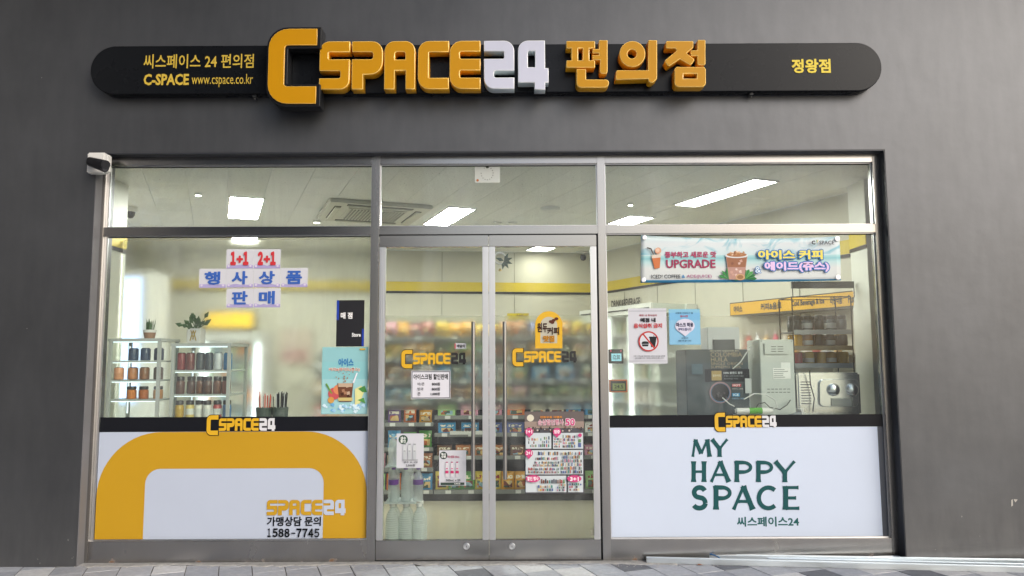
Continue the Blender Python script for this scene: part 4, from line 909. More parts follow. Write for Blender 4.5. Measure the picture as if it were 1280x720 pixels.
goods(660, 547, 677, 559, 8, 3, .3); goods(677, 545, 687, 559, 4, 3, .1); goods(692, 547, 702, 559.5, 5, 4, .1); goods(703, 543.5, 719, 559.5, 9, 4, .08); goods(722, 547, 727, 559, 1, 2, 0)
goods(672, 564, 698, 569, 14, 1, .1); goods(669, 570.5, 698, 575, 16, 1, .1); goods(666, 576, 699, 583, 18, 2, .12); goods(660, 584, 699, 591.5, 22, 2, .12); goods(700.5, 564, 727.5, 591.5, 12, 6, .08)
goods(676, 598, 706, 604, 12, 1, .1); goods(672, 605.5, 694, 613.5, 8, 2, .1); goods(696, 604, 707, 613.5, 5, 3, .2); goods(711, 603, 727, 613, 6, 3, .4)
for cx, cy, rx, t_ in ((661.5, 539.5, 5.2, '1+1'), (696, 539.5, 5.2, '덤증'), (661, 566, 5, '2+1')): P.disc(cx, cy, rx, 'c8487e', n=16); P.poly([(cx - 2.5, cy + 4), (cx + 2.5, cy + 4), (cx, cy + 7.5)], 'c8487e'); P.text(t_, cx - 3.6, cy - 2.6, cx + 3.6, cy + 2, 'f2e6ec', .03)
P.disc(666, 597.5, 9, 'c8487e', ry=4.6); P.text('할인 행사', 659, 595, 673, 600, 'f2e6ec', .03); P.disc(717.5, 597.5, 9, 'c8487e', ry=4.4); P.text('3+1', 712, 595.5, 723, 600.5, 'f2e6ec', .03); P.disc(724.5, 543.5, 2.4, 'c8487e', n=12); P.done()
r = S('qr_free_mark', (738.5, 661, 744.5, 669), M('faint_film', (.26, .26, .20), .6), 'tiny dull sticker near the foot of the door', 'sticker', YDD); 

# ---- banner
bn_y = YG - .010
def banner():
    nx, nz = 44, 10; tl, tr_, bl_, br_ = (801, 293.5), (1049, 295), (800.5, 353.5), (1051, 350.5)
    r = root('cafe_banner', W(925, 353, bn_y), 'pale aqua iced coffee banner stretched across the window by its corners', 'banner')
    def at(u, v):                           # v 0 top .. 1 bottom ; the fabric sags between its corner pins
        x = (tl[0] + (tr_[0] - tl[0]) * u) * (1 - v) + (bl_[0] + (br_[0] - bl_[0]) * u) * v
        y = (tl[1] + (tr_[1] - tl[1]) * u) * (1 - v) + (bl_[1] + (br_[1] - bl_[1]) * u) * v
        y += 4.2 * math.sin(math.pi * u) ** .7 * (1 - v) + .9 * math.sin(math.pi * u) * v
        p = W(x, y, bn_y); e = (1 - v) * abs(math.sin(u * 20)) * .006 * (1 - abs(2 * u - 1)) + .004 * math.sin(u * 9 + v * 4)
        return Vector((p.x, bn_y - .004 + e * .6, p.z))
    vs = [at(i / nx, j / nz) for j in range(nz + 1) for i in range(nx + 1)]
    fs = [(j * (nx + 1) + i, j * (nx + 1) + i + 1, (j + 1) * (nx + 1) + i + 1, (j + 1) * (nx + 1) + i) for j in range(nz) for i in range(nx)]
    m = bpy.data.materials.new('banner_fabric'); m.use_nodes = True; n = m.node_tree.nodes; L = m.node_tree.links; b = n['Principled BSDF']; b.inputs['Roughness'].default_value = .5
    tc = n.new('ShaderNodeTexCoord'); sx = n.new('ShaderNodeSeparateXYZ'); L.new(tc.outputs['Generated'], sx.inputs[0]); cr = n.new('ShaderNodeValToRGB'); e = cr.color_ramp.elements
    e[0].position = 0; e[0].color = (*lin('2f7fae'), 1); e[1].position = 1; e[1].color = (*lin('c4dde0'), 1)
    for p_, c_ in ((.055, '3f8cb8'), (.06, 'cdd3d2'), (.30, 'd0d6d4'), (.42, 'b7d6d6'), (.50, '86c0c6'), (.56, 'a8d2d4'), (.57, 'c6dadd'), (.8, 'd4dcde')):
        q = e.new(p_); q.color = (*lin(c_), 1)
    nn = n.new('ShaderNodeTexNoise'); nn.inputs['Scale'].default_value = 5; nn.inputs['Detail'].default_value = 4; mp = n.new('ShaderNodeMapping'); mp.inputs['Scale'].default_value = (1, 1, .6); L.new(tc.outputs['Generated'], mp.inputs[0]); L.new(mp.outputs[0], nn.inputs[0])
    ma = n.new('ShaderNodeMath'); ma.operation = 'MULTIPLY_ADD'; ma.inputs[1].default_value = .03; L.new(nn.outputs[0], ma.inputs[0]); L.new(sx.outputs[2], ma.inputs[2]); ms = n.new('ShaderNodeMath'); ms.operation = 'SUBTRACT'; ms.inputs[1].default_value = .015; L.new(ma.outputs[0], ms.inputs[0])
    L.new(ms.outputs[0], cr.inputs[0]); 
    cl = n.new('ShaderNodeMapRange'); cl.inputs[1].default_value = .5; cl.inputs[2].default_value = .7; L.new(nn.outputs[0], cl.inputs[0]); g2 = n.new('ShaderNodeMath'); g2.operation = 'GREATER_THAN'; g2.inputs[1].default_value = .58; L.new(sx.outputs[2], g2.inputs[0]); m2 = n.new('ShaderNodeMath'); m2.operation = 'MULTIPLY'; L.new(cl.outputs[0], m2.inputs[0]); L.new(g2.outputs[0], m2.inputs[1])
    mi = n.new('ShaderNodeMix'); mi.data_type = 'RGBA'; L.new(m2.outputs[0], mi.inputs[0]); L.new(cr.outputs[0], mi.inputs[6]); mi.inputs[7].default_value = (*lin('7cb9c8'), 1); L.new(mi.outputs[2], b.inputs['Base Color'])
    o = MB().add(vs, fs).build('banner_fabric', m, r)
    for p in o.data.polygons: p.use_smooth = True
    so_ = o.modifiers.new('thickness', 'SOLIDIFY'); so_.thickness = .0008; so_.offset = -1
    P = Print(r, bn_y - .009, .0005)
    P.text('풍부하고 새로운 맛', 831, 314.5, 895.5, 322, 'b04468', .03); P.text('UPGRADE', 832.5, 324.5, 894.5, 335, 'a03a5c', .02)
    P.text('ICED! COFFEE', 814, 343.4, 850.5, 348, '2c2c34', .01); P.text('&', 852.2, 343.6, 856.4, 347.6, '2f7fb4', .02); P.text('ADE(JUICE)', 858, 343.5, 889.5, 348.2, 'a85c86', .01)
    P.poly([(814, 319.5), (826, 317.5), (824.5, 335), (818, 336)], 'c9764a', 'picture'); P.poly([(814, 319.5), (826, 317.5), (825.7, 322), (815, 323)], 'd8c8b8', 'picture'); P.disc(822.5, 313.5, 4, 'd8a488', 'picture'); P.disc(822, 312.8, 2.3, 'e6c4ac', 'picture'); P.poly([(808.5, 309), (814, 310.5), (817.5, 318), (816, 318.6), (813, 311.8), (808.5, 310.4)], '44342e', 'picture')
    # big cup and leaves
    for ang in range(0, 180, 22):
        a = R(180 + ang); P.poly([(931, 349), (931 + 12 * math.cos(a - .18), 349 + 11 * math.sin(a - .18)), (931 + 15 * math.cos(a), 349 + 13 * math.sin(a)), (931 + 12 * math.cos(a + .18), 349 + 11 * math.sin(a + .18))], random.choice(['3f8a4c', '5aa05a', '2f7440']), 'picture')
    for ang in (200, 230, 260): a = R(ang); P.poly([(911, 349), (911 + 10 * math.cos(a - .2), 349 + 10 * math.sin(a - .2)), (911 + 14 * math.cos(a), 349 + 14 * math.sin(a)), (911 + 10 * math.cos(a + .2), 349 + 10 * math.sin(a + .2))], '3f8a4c', 'picture')
    P.poly([(907, 320), (934, 320), (930, 349.5), (911, 349.5)], 'b89084', 'picture'); P.poly([(908, 322), (933, 322), (931.5, 334), (909.5, 334)], '9a6a50', 'picture')
    P.disc(920.5, 319.5, 14.4, 'd8dcdc', 'picture', 3.2); P.disc(920.5, 318.5, 12.6, 'a87650', 'picture', 2.8)
    for k in range(12):
        x = 920.5 + random.uniform(-10, 10); y = 317 + random.uniform(-2.5, 1.5); s = random.uniform(1.4, 2.6); P.poly([(x - s, y), (x, y - s * .7), (x + s, y + .2 * s), (x, y + s * .7)], random.choice(['d8b08c', 'b88a62', 'e6d0b8', '8a5a3c']), 'picture')
    for k in range(10):
        x = 920.5 + random.uniform(-8, 8); y = random.uniform(326, 346); s = random.uniform(1, 2.2); P.poly([(x - s, y - s * .4), (x + s * .5, y - s), (x + s, y + s * .4), (x - s * .3, y + s)], random.choice(['d6b8ac', 'c8a090', '8a5c48', 'e0ccc4']), 'picture')
    P.disc(925, 346.5, 6, 'c8a078', 'picture', 4); P.disc(925, 346.5, 4, '9a7450', 'picture', 2.6)
    for t_, b_, c1 in (('아이스 커피', (945.5, 311.5, 1029.5, 325.5), 'ecdc6a'), ('에이드(쥬스)', (953.5, 326, 1037.5, 341), 'e6c6ea')):
        P.text(t_, *b_, '2f74b8', .12); P.text(t_, b_[0] + 1.2, b_[1] + 1.2, b_[2] - 1.2, b_[3] - 1.2, c1, .045)
    P.text('&', 942.5, 333, 951.5, 342, '2f74b8', .06); P.text('&', 943.3, 333.8, 950.7, 341.2, 'dcecf4', .01)
    P.text('C', 1013.5, 301, 1018.5, 306, '2a2a30', .05); P.text('SPACE', 1023, 301.2, 1042, 305.8, '3a3a42', .015); P.poly([(1019.3, 300.3), (1020.4, 300.3), (1019.8, 304.5)], '5aa040', 'picture'); P.poly([(1021, 300.3), (1022.2, 300.3), (1020.8, 304.5)], 'd8b030', 'picture'); P.done()
    sm_ = MB()
    for px, py in ((805, 297.5), (1045.5, 299), (804, 350.3), (1046.5, 347.3)):
        c = W(px, py, bn_y); sm_.lathe([(.016, 0), (.016, .003), (.011, .004), (.011, .001)], n=16, mat=Matrix.Translation((c.x, bn_y - .010, c.z)) @ Matrix.Rotation(R(90), 4, 'X'))
    sm_.build('eyelet', ALU, r)
banner()
# ---- notices on the right window
r = S('notice_sheet', (785, 385.5, 834.5, 454.5), paper, 'white notice with a red no food or drink sign', 'notice')
P = Print(r, YD - .0003); P.rect(786, 388.5, 833.5, 389.1, 'a8acb4'); P.rect(786, 451, 833.5, 451.5, 'a8acb4')
P.text('매장 내 취식금지', 799, 393, 821, 395.4, 'a04048', .02); P.text('매점 내', 800.5, 397.5, 819.5, 402.8, '1a1a1e', .04); P.text('음식섭취 금지', 792, 404.3, 827.5, 410, 'c03a3e', .03)
cx, cy = 810.5, 426.7
ring_o = [(cx + 12.7 * math.cos(2 * math.pi * k / 32), cy + 12.7 * math.sin(2 * math.pi * k / 32)) for k in range(32)]
P.disc(cx, cy, 12.7, 'b83a38', n=32); P.disc(cx, cy, 10.9, 'cfd2da', n=32)
P.poly([(811.5, 422), (820.5, 422), (818.5, 434), (813.5, 434)], '1e2226', 'picture'); P.rect(811, 420.8, 821, 422.3, '1e2226', 'picture'); P.rect(816.8, 418.5, 817.6, 421, '1e2226', 'picture')
P.disc(806.3, 428.2, 4.2, '1e2226', 'picture', 1.6); P.rect(801.8, 428.5, 810.8, 430, '1e2226', 'picture'); P.poly([(802, 430.5), (810.6, 430.5), (809.8, 433), (802.8, 433)], '1e2226', 'picture')
P.poly([(802.4, 417.6), (803.8, 416.3), (819.4, 435.8), (818, 437.1)], 'b83a38'); P.text('다른 고객님을 위해 매장 내에서 음식물 섭취를', 792, 444.3, 831, 446, '50545c', .01); P.text('금지합니다. 양해 부탁드립니다', 793.5, 446.9, 829.5, 448.6, '50545c', .01); P.done()
r = S('mask_notice', (835.8, 386.5, 876, 430.8), M('sky_blue_paper', (.22, .50, .68), .55, var=.03), 'sky blue face mask notice beside the no food sign', 'notice')
P = Print(r, YD - .0003); P.rect(836.5, 398, 875.3, 430.2, '88bddc'); P.rect(836.5, 391, 875.3, 400, '7ab6dc')
P.text('사회적 거리두기 및', 844, 390.3, 866, 392.6, '28486a', .02); P.text('필수사항', 850, 394, 860, 396.6, 'b04454', .02)
P.disc(856, 407.5, 12.2, 'd6d4e4', 'picture', 9.0); P.poly([(846, 412), (866, 412), (856.3, 420.5)], 'd6d4e4', 'picture'); P.text('마스크 착용', 845, 403.3, 866.5, 408.8, '2c3050', .05); P.text('부탁드립니다', 847.5, 409.8, 864, 413.6, '4a4a78', .02)
P.text('감사합니다', 851.5, 421.5, 860, 423.6, '28486a', .02); P.text('예방수칙 준수 안내', 847.5, 425, 863.5, 427, '28486a', .02); P.done()
# two small devices on the glass
YI = YG + .014
def device(b, body, scr, label, txt=None, col='1a2a2a'):
    a, c = W(b[0], b[1], YI), W(b[2], b[3], YI); r = root('wall_device', ((a.x + c.x) / 2, YI, c.z), label, 'device')
    MB().box(a.x, c.x, YI, YI + .02, c.z, a.z, bev=.003).build('housing', body, r)
    sx0 = b[0] + (b[2] - b[0]) * .18; sx1 = b[2] - (b[2] - b[0]) * .14; sy0 = b[1] + (b[3] - b[1]) * .3; sy1 = b[3] - (b[3] - b[1]) * .18
    P = Print(r, YI - .0003); P.rect(sx0, sy0, sx1, sy1, scr, 'screen')
    if txt: P.text(txt, sx0 + 2, sy0 + 1.6, sx1 - 2, sy1 - 2, col, .02)
    return r, P
LCD = M('lit_blue_screen', (.25, .55, .65), .3, var=.25, vs=60, emit=.5)
r, P = device((760.8, 436.5, 779.5, 454.5), DARKGAP, LCD, 'small black keypad with a pale blue lit screen inside the glass', '12:30')
P.disc(763.5, 438.7, .9, 'f06080'); P.disc(776, 438.7, .9, 'f06080'); P.done()
r, P = device((761.5, 474.5, 784.5, 490.5), M('orange_plastic', (.55, .16, .05), .4), M('green_lcd', (.22, .26, .08), .3), 'small orange digital thermometer inside the glass', '24.5'); 
P.done(); a, c = W(763, 476.2, YI), W(783, 489, YI); MB().box(a.x, c.x, YI - .0002, YI + .002, c.z, a.z).build('bezel', DARKGAP, r)

# ================================================================= INSIDE
def cyl_prof(kind, r, h):
    if kind == 'can': return [(r * .85, 0), (r, h * .04), (r, h * .92), (r * .86, h)]
    if kind == 'jar': return [(r * .9, 0), (r, h * .05), (r, h * .70), (r * .8, h * .78)]
    if kind == 'bottle': return [(r * .92, 0), (r, h * .04), (r, h * .6), (r * .55, h * .78), (r * .36, h * .84), (r * .36, h * .92)]
    return [(r, 0), (r, h)]
_pm = {}
def pmat(col, gloss=.35): return M('pack_' + col, col, gloss, var=.12, vs=40, obj=.06)
LIDS = M('black_lid', (.012, .012, .014), .35)
WLAB = M('white_label', (.7, .7, .68), .5, var=.05)
def drink(kind, r, h, body, lid, label_m):
    """meshes for one container: body, lid, label"""
    key = (kind, r, h)
    if key not in _pm:
        b = MB().lathe(cyl_prof(kind, r, h), n=14).mesh('container_body', body)
        z0 = {'can': .92, 'jar': .78, 'bottle': .92}[kind] * h; rl_ = {'can': .8, 'jar': .92, 'bottle': .42}[kind] * r
        l = MB().lathe([(rl_, z0 + .0005), (rl_, h), (rl_ * .9, h + .004)], n=14).mesh('container_lid', lid)
        g = MB().lathe([(r * 1.012, h * .2), (r * 1.012, h * .55)], n=14).mesh('container_label', label_m)
        _pm[key] = (b, l, g)
    return _pm[key]
def put_drink(name, loc, kind, r, h, body, lid, lab, label, cat, group):
    b, l, g = drink(kind, r, h, body, lid, lab)
    o = link_mesh(name, b, None, loc, body); tag(o, label, cat, group)
    link_mesh('lid', l, o, (0, 0, 0), lid)
    if lab: link_mesh('label_band', g, o, (0, 0, 0), lab)
    return o
ORD = ['first', 'second', 'third', 'fourth', 'fifth', 'sixth', 'seventh', 'eighth', 'ninth', 'tenth', 'eleventh', 'twelfth', 'thirteenth', 'fourteenth', 'fifteenth', 'sixteenth', 'seventeenth', 'eighteenth']
# ---- counters behind the glass
ctr = M('counter_top', (.45, .45, .42), .35)
for a, b, lab in ((-2.98, -1.03, 'narrow counter behind the promotion window carrying the display cabinets'), (.70, 2.52, 'narrow counter behind the banner window carrying the coffee machines')):
    r = root('window_counter', ((a + b) / 2, .45, 0), lab, 'counter')
    MB().box(a, b, .2, .85, .865, .90, bev=.003).build('counter_top', ctr, r); MB().box(a + .02, b - .02, .24, .82, 0, .8645).build('counter_front', M('counter_white', (.5, .5, .48), .5), r)
CT = .9005
# frosted screens added in place of window film: they blur the shop's back
for x0, x1, y, za, zb_, lb, m in ((-3.09, -1.06, .87, .86, W(300, 300, .87).z, 'tall added frosted screen behind the display cabinets', FILML), (.72, 2.62, 1.13, .86, W(900, 395, 1.13).z, 'added frosted screen behind the coffee machines, its top edge level with the notices', FILMR)):
    r = root('added_frosted_screen', ((x0 + x1) / 2, y, 0), lb, 'glass screen', 'added frosted screens behind the counters')
    MB().box(x0, x1, y, y + .003, za, zb_).build('screen_sheet', m, r); MB().box(x0, x0 + .02, y - .004, y + .007, 0, za - .001).box(x1 - .02, x1, y - .004, y + .007, 0, za - .001).build('screen_leg', ALU, r)
# ---- display cabinets
def cabinet(x0, x1, z1, label, nshelf, y0=.32, y1=.66):
    r = root('display_cabinet', ((x0 + x1) / 2, (y0 + y1) / 2, CT), label, 'display cabinet', 'small glass display cabinets on the counter')
    fm = M('cabinet_frame', (.45, .48, .46), .4, 0); t = .021
    for x in (x0, x1 - t):
        for y in (y0, y1 - t): MB().box(x, x + t, y, y + t, CT + .02, z1 - .02).build('post', fm, r)
    MB().box(x0, x1, y0, y1, CT, CT + .02).build('base', fm, r); MB().box(x0 - .006, x1 + .006, y0 - .006, y1 + .006, z1 - .02, z1).build('top', fm, r)
    MB().box(x0 + t, x1 - t, y0 + .004, y0 + .008, CT + .021, z1 - .021).build('door_glass', CABGLASS, r)
    MB().box((x0 + x1) / 2 - .006, (x0 + x1) / 2 + .006, y0 + .001, y0 + .0035, CT + .021, z1 - .021).build('door_edge', ALU, r) if nshelf > 9 else None
    MB().box(x1 - .008, x1 - .004, y0 + t, y1 - t, CT + .021, z1 - .021).build('side_glass', CABGLASS, r)
    MB().box(x0 + .004, x0 + .008, y0 + t, y1 - t, CT + .021, z1 - .021).build('side_glass', CABGLASS, r)
    zs = [CT + .02 + .006]; H = z1 - .02 - zs[0]
    for k in range(1, nshelf): zs.append(zs[0] + H * k / nshelf)
    for z in zs[1:]: MB().box(x0 + .01, x1 - .01, y0 + .02, y1 - .02, z - .012, z).build('shelf', M('white_shelf', (.48, .51, .50), .4), r)
    tb = M('cabinet_tube_and_fill', (.85, .93, 1), .5, var=0, emit=1.0)
    MB().box(x0 + .02, x0 + .028, y1 - .05, y1 - .04, CT + .05, z1 - .05).build('lamp_tube', tb, r)
    MB().box(x0 + t + .002, x1 - t - .002, y0 + .018, y0 + .026, z1 - .030, z1 - .0205).build('lamp_tube', tb, r)  # strips here and under the shelves added to brighten the goods
    for z in zs[1:]: MB().box(x0 + t + .002, x1 - t - .002, y0 + .022, y0 + .028, z - .018, z - .0125).build('lamp_tube', tb, r)
    return zs, r
c1x0, c1x1 = W(134, 470, .32).x, W(199, 470, .32).x; c1z = W(170, 423, .32).z
c2x0, c2x1 = W(213, 470, .32).x, W(287, 470, .32).x; c2z = W(250, 429, .32).z
z1s, _ = cabinet(c1x0, c1x1, c1z, 'tall glass display cabinet beside the window jamb with four shelves', 4, .32, .62)
z2s, _ = cabinet(c2x0, c2x1, c2z, 'grey framed glass display cabinet with three shelves of drinks under the leafy plant', 3, .32, .68)
rows = [(z1s, c1x0, c1x1, 'jamb-side cabinet', [None, ('jar', ['0', 'c87838', 'b0602c', 'c88a48']), ('can', ['c88a64', 'b87c58', '8a6048', '5a4a44']), ('can', ['0', '3a4a66', '44506a', '2c3854'])], .033, .085, .39),
        (z2s, c2x0, c2x1, 'leafy-plant cabinet', [('jar', ['b89430', 'd8c070', 'e8e4dc', 'e0dcd4', 'b84a4a', '4a7aaa']), ('jar', ['5a3a30', '4a3028', '6a4430', '54382c', '6a4434', '7a4a40']), ('can', ['8a3034', '703430', '34424a', '2c3c48', 'c8ccd0', '2a7ab0'])], .030, .12, .39)]
for zs, x0, x1, nm, items, rad, hh, yy in rows:
    for s, it in enumerate(items):
        if not it: continue
        kind, cols = it; n = len(cols); z = zs[s] + .001
        for k, c in enumerate(cols):
            if c == '0': continue
            x = x0 + .045 + (x1 - x0 - .09) * k / (n - 1); hz = min(hh, (zs[1] - zs[0]) * .8)
            sh = ['bottom', 'second', 'third', 'top'][s] if len(items) == 4 else ['bottom', 'middle', 'top'][s]
            put_drink('drink_' + kind, (x, yy + random.uniform(-.01, .03), z), kind, rad, hz, pmat(c, .3), LIDS if kind != 'bottle' else WLAB, WLAB if c in ('e8e4dc', 'e0dcd4', 'd8c070', 'b84a4a') else pmat(c, .3), '%s on the %s shelf of the %s, %s from the jamb' % ({'can': 'slim drink can', 'jar': 'coffee jar', 'bottle': 'small bottle'}[kind], sh, nm, ORD[k]), {'can': 'drink can', 'jar': 'coffee jar', 'bottle': 'drink bottle'}[kind], 'drinks in the display cabinets')
# ---- plants on the cabinets
p = W(187, 420, .45)
gr = M('plant_green', (.06, .13, .05), .55, var=.25, vs=30); gr2 = M('leaf_green', (.05, .12, .04), .4, var=.25, vs=30)
r = root('potted_plant', (p.x, .45, c1z + .001), 'small spiky potted plant with a brown pot on the cabinet beside the jamb', 'potted plant')
MB().lathe([(.034, 0), (.044, .055), (.040, .055), (.038, .045)], c=(p.x, .45, c1z + .001), n=18).build('pot', M('brown_pot', (.30, .17, .11), .6, var=.2), r)
MB().lathe([(.0455, .045), (.0465, .065), (.0455, .065), (.043, .052)], c=(p.x, .45, c1z + .001), n=18).build('pot_rim', WPL, r)
mb = MB()
for k in range(46):
    a = random.uniform(0, 6.28); rr_ = random.uniform(0, .030); h = random.uniform(.05, .10); b = Vector((p.x + rr_ * math.cos(a), .45 + rr_ * math.sin(a), c1z + .055)); tp = b + Vector((random.uniform(-.012, .012) + .3 * rr_ * math.cos(a), .3 * rr_ * math.sin(a), h)); q = Vector((math.cos(a + 1.5), math.sin(a + 1.5), 0)) * .0045
    mb.add([b - q, b + q, (b + tp) / 2 + q * 1.1, (b + tp) / 2 - q * 1.1, tp], [(0, 1, 2, 3), (3, 2, 4)])
mb.build('leaves', gr, r)
p = W(245, 424, .45)
r = root('potted_plant', (p.x, .45, c2z + .001), 'leafy plant in a white pot with gold lines on the drinks cabinet', 'potted plant')
MB().box(p.x - .05, p.x + .05, .40, .50, c2z + .001, c2z + .11, bev=.006).build('pot', WPL, r)
mb = MB(); zb_ = c2z + .01
for s in (-1, 1):
    mb.tube([(p.x, .3985, zb_ + .085), (p.x + s * .022, .3985, zb_ + .01)], .004, 5).tube([(p.x - s * .018, .3985, zb_ + .085), (p.x + s * .004, .3985, zb_ + .02)], .0035, 5)
mb.build('gold_lines', M('gold_line', (.5, .36, .1), .4, .6), r)
mb = MB(); st_ = MB()
for k in range(22):
    a = random.uniform(0, 6.28); e = random.uniform(.1, 1.2); L_ = random.uniform(.05, .115); o_ = Vector((p.x, .45, c2z + .10)); d = Vector((math.cos(a) * math.cos(e), .6 * math.sin(a) * math.cos(e), math.sin(e)))
    tp = o_ + d * L_; st_.tube([o_, tp], .0018, 4); side = d.cross(Vector((0, -1, .2))).normalized() * .017; l = d * .05
    mb.add([tp - l * .2, tp + l * .3 + side, tp + l, tp + l * .3 - side, tp + l * .35 + Vector((0, -.006, .004))], [(0, 1, 4), (1, 2, 4), (2, 3, 4), (3, 0, 4)])
mb.build('leaves', gr2, r); st_.build('stems', gr2, r)
# ---- straw cups
for k, (px, cols, lb) in enumerate(((330, ('c8503c', 'e8e0dc', 'd86a50', 'f0ece8'), 'dark green cup of red and white straws on the counter'), (350, ('1e2024', '303236', 'd8dadc', '26282c'), 'dark green cup of black straws beside the red ones'))):
    p = W(px, 522, .40); r = root('straw_cup', (p.x, .40, CT), lb, 'straw cup', 'straw cups on the counter')
    MB().lathe([(.050, 0), (.058, .09), (.056, .10), (.050, .10), (.045, .02)], c=(p.x, .40, CT), n=20).build('cup', M('green_cup', (.045, .07, .055), .55, var=.3, vs=60, bump=.4, bs=90), r)
    for j in range(26):
        a = random.uniform(0, 6.28); q = .040 * random.random() ** .5; b = Vector((p.x + q * math.cos(a), .40 + q * math.sin(a), CT + .03)); t_ = b + Vector((.25 * q * math.cos(a), .2 * q * math.sin(a), random.uniform(.145, .185)))
        MB().tube([b, t_], .0036, 6).build('straw', ink(cols[j % 4]), r)
# low packs beneath the poster
for k, (px, c, lb) in enumerate(((392, '8a2a28', 'flat dark red pack under the aqua poster'), (408, 'c8b070', 'flat tan pack between two packs under the aqua poster'), (424, '50342c', 'flat brown pack under the middle of the aqua poster'), (440, 'b85a3c', 'flat orange pack under the end of the aqua poster'))):
    p = W(px, 520, .3); b = W(px + 13, 520, .3); o = MB().box(-.036, .036, -.04, .04, 0, .022, bev=.003).build('snack_pack', pmat(c)); o.location = (p.x, .3, CT + .001); tag(o, lb, 'snack pack', 'packs on the counter end')
    MB().box(-.024, .024, -.0412, -.0402, .006, .016).build('label_band', WLAB, o, rel=True)
# ---- far objects behind the promotion window
bq = along(C0, BL, (C0.x - W(288, 400, 4.4).x) / (C0.x - BL.x))
r = root('menu_lightbox', (bq.x, bq.y - .1, 1.7), 'glowing yellow lightbox seen blurred on the back wall under the letters', 'lightbox')
la = W(257, 389, bq.y - .14); lb_ = W(317, 411, bq.y - .14)
MB().box(la.x, lb_.x, bq.y - .14, bq.y - .03, lb_.z, la.z, bev=.01).build('housing', M('grey_housing', (.35, .3, .15), .5), r)
MB().box(la.x + .02, lb_.x - .02, bq.y - .145, bq.y - .1405, lb_.z + .02, la.z - .02).build('lit_face', M('lit_yellow_face', (.7, .45, .02), .5, var=0, emit=.7), r)
fa = W(250, 415, bq.y - .5); fb = W(328, 415, bq.y - .5)
r = root('beverage_fridge', ((fa.x + fb.x) / 2, bq.y - .3, 0), 'pale upright drinks fridge seen blurred under the yellow lightbox', 'fridge')
zt_ = fa.z; cw = M('fridge_white', (.62, .63, .60), .4)
MB().box(fa.x, fa.x + .04, bq.y - .5, bq.y - .1, 0, zt_).box(fb.x - .04, fb.x, bq.y - .5, bq.y - .1, 0, zt_).box(fa.x + .04, fb.x - .04, bq.y - .15, bq.y - .1, 0, zt_).box(fa.x + .04, fb.x - .04, bq.y - .5, bq.y - .15, zt_ - .12, zt_).box(fa.x + .04, fb.x - .04, bq.y - .5, bq.y - .15, 0, .12).build('cabinet', cw, r)
MB().box(fb.x - .07, fb.x - .045, bq.y - .48, bq.y - .45, .15, zt_ - .14).build('lamp_tube', M('lit_cabinet_tube', (.85, .93, 1), .5, var=0, emit=6), r)
MB().box(fa.x + .045, fa.x + .06, bq.y - .48, bq.y - .45, .15, zt_ - .14).build('lamp_tube', M('lit_cabinet_tube', (.85, .93, 1), .5, var=0, emit=6), r)  # second tube added to brighten the dark inside of the fridge
for k in range(5): MB().box(fa.x + .045, fb.x - .08, bq.y - .46, bq.y - .16, .3 + k * .27, .315 + k * .27).build('shelf', WPL, r)
for k in range(5):
    for j in range(7):
        x = fa.x + .09 + j * (fb.x - fa.x - .2) / 6; c = random.choice(['8a9a78', 'c8c4b0', 'a8703c', '6a8a9a', 'b8b4a8'])
        put_drink('drink_bottle', (x, bq.y - .40, .316 + k * .27), 'bottle', .030, .2, pmat(c), WPL, None, 'bottle on the %s shelf of the blurred fridge, %s from the jamb' % (['lowest', 'second', 'third', 'fourth', 'top'][k], ORD[j]), 'bottle', 'bottles in the blurred fridge')
# bluish lit cooler at the end wall
q0_ = W(150, 345, 3.0); q1_ = W(176, 500, 3.0)
r = root('lit_cooler', ((q0_.x + q1_.x) / 2, 3.0, 0), 'tall bluish white lit cooler seen blurred behind the spiky plant', 'cooler')
MB().box(q0_.x - .05, q1_.x + .03, 3.0, 3.5, 0, q0_.z + .06, bev=.01).build('cabinet', WPL, r)
MB().box(q0_.x, q1_.x - .05, 2.992, 2.999, .9, q0_.z - .02).build('lit_door', M('lit_blue_door', (.45, .60, 1), .4, var=0, emit=1.9), r)
# blurred poster and hanging decor on back wall
def on_back(px0, py0, px1, py1, off=.02):
    q = along(C0, BL, (C0.x - W((px0 + px1) / 2, 400, 4.5).x) / (C0.x - BL.x)); return W(px0, py0, q.y - off), W(px1, py1, q.y - off), q.y - off
for b, c, lb, nm, cat in (((349, 412, 389, 456), (.52, .44, .36), 'faded pinkish poster seen blurred on the back wall', 'wall_poster', 'poster'),):
    a, c2, y = on_back(*b); r = root(nm, ((a.x + c2.x) / 2, y, c2.z), lb, cat); MB().box(a.x, c2.x, y, y + .012, c2.z, a.z).build('board', M('faded_poster', c, .6, var=.15, vs=14), r); MB().box(a.x + .05, c2.x - .05, y - .004, y - .001, c2.z + .04, c2.z + .2).build('print_block', M('faded_rose', (.40, .25, .22), .6, var=.3, vs=20), r)
a, c2, y = on_back(390, 418, 462, 520, .55)
r = root('wall_rack', ((a.x + c2.x) / 2, y + .2, 0), 'grey rack of dried goods seen blurred beside the poster', 'rack')
rk = MB(); zt2 = W(420, 480, y).z
for k in range(4): rk.box(a.x, c2.x, y, y + .4, .35 + k * .28, .37 + k * .28)
rk.box(a.x, c2.x, y + .4, y + .43, 0, 1.45); rk.build('shelving', SHELF, r)
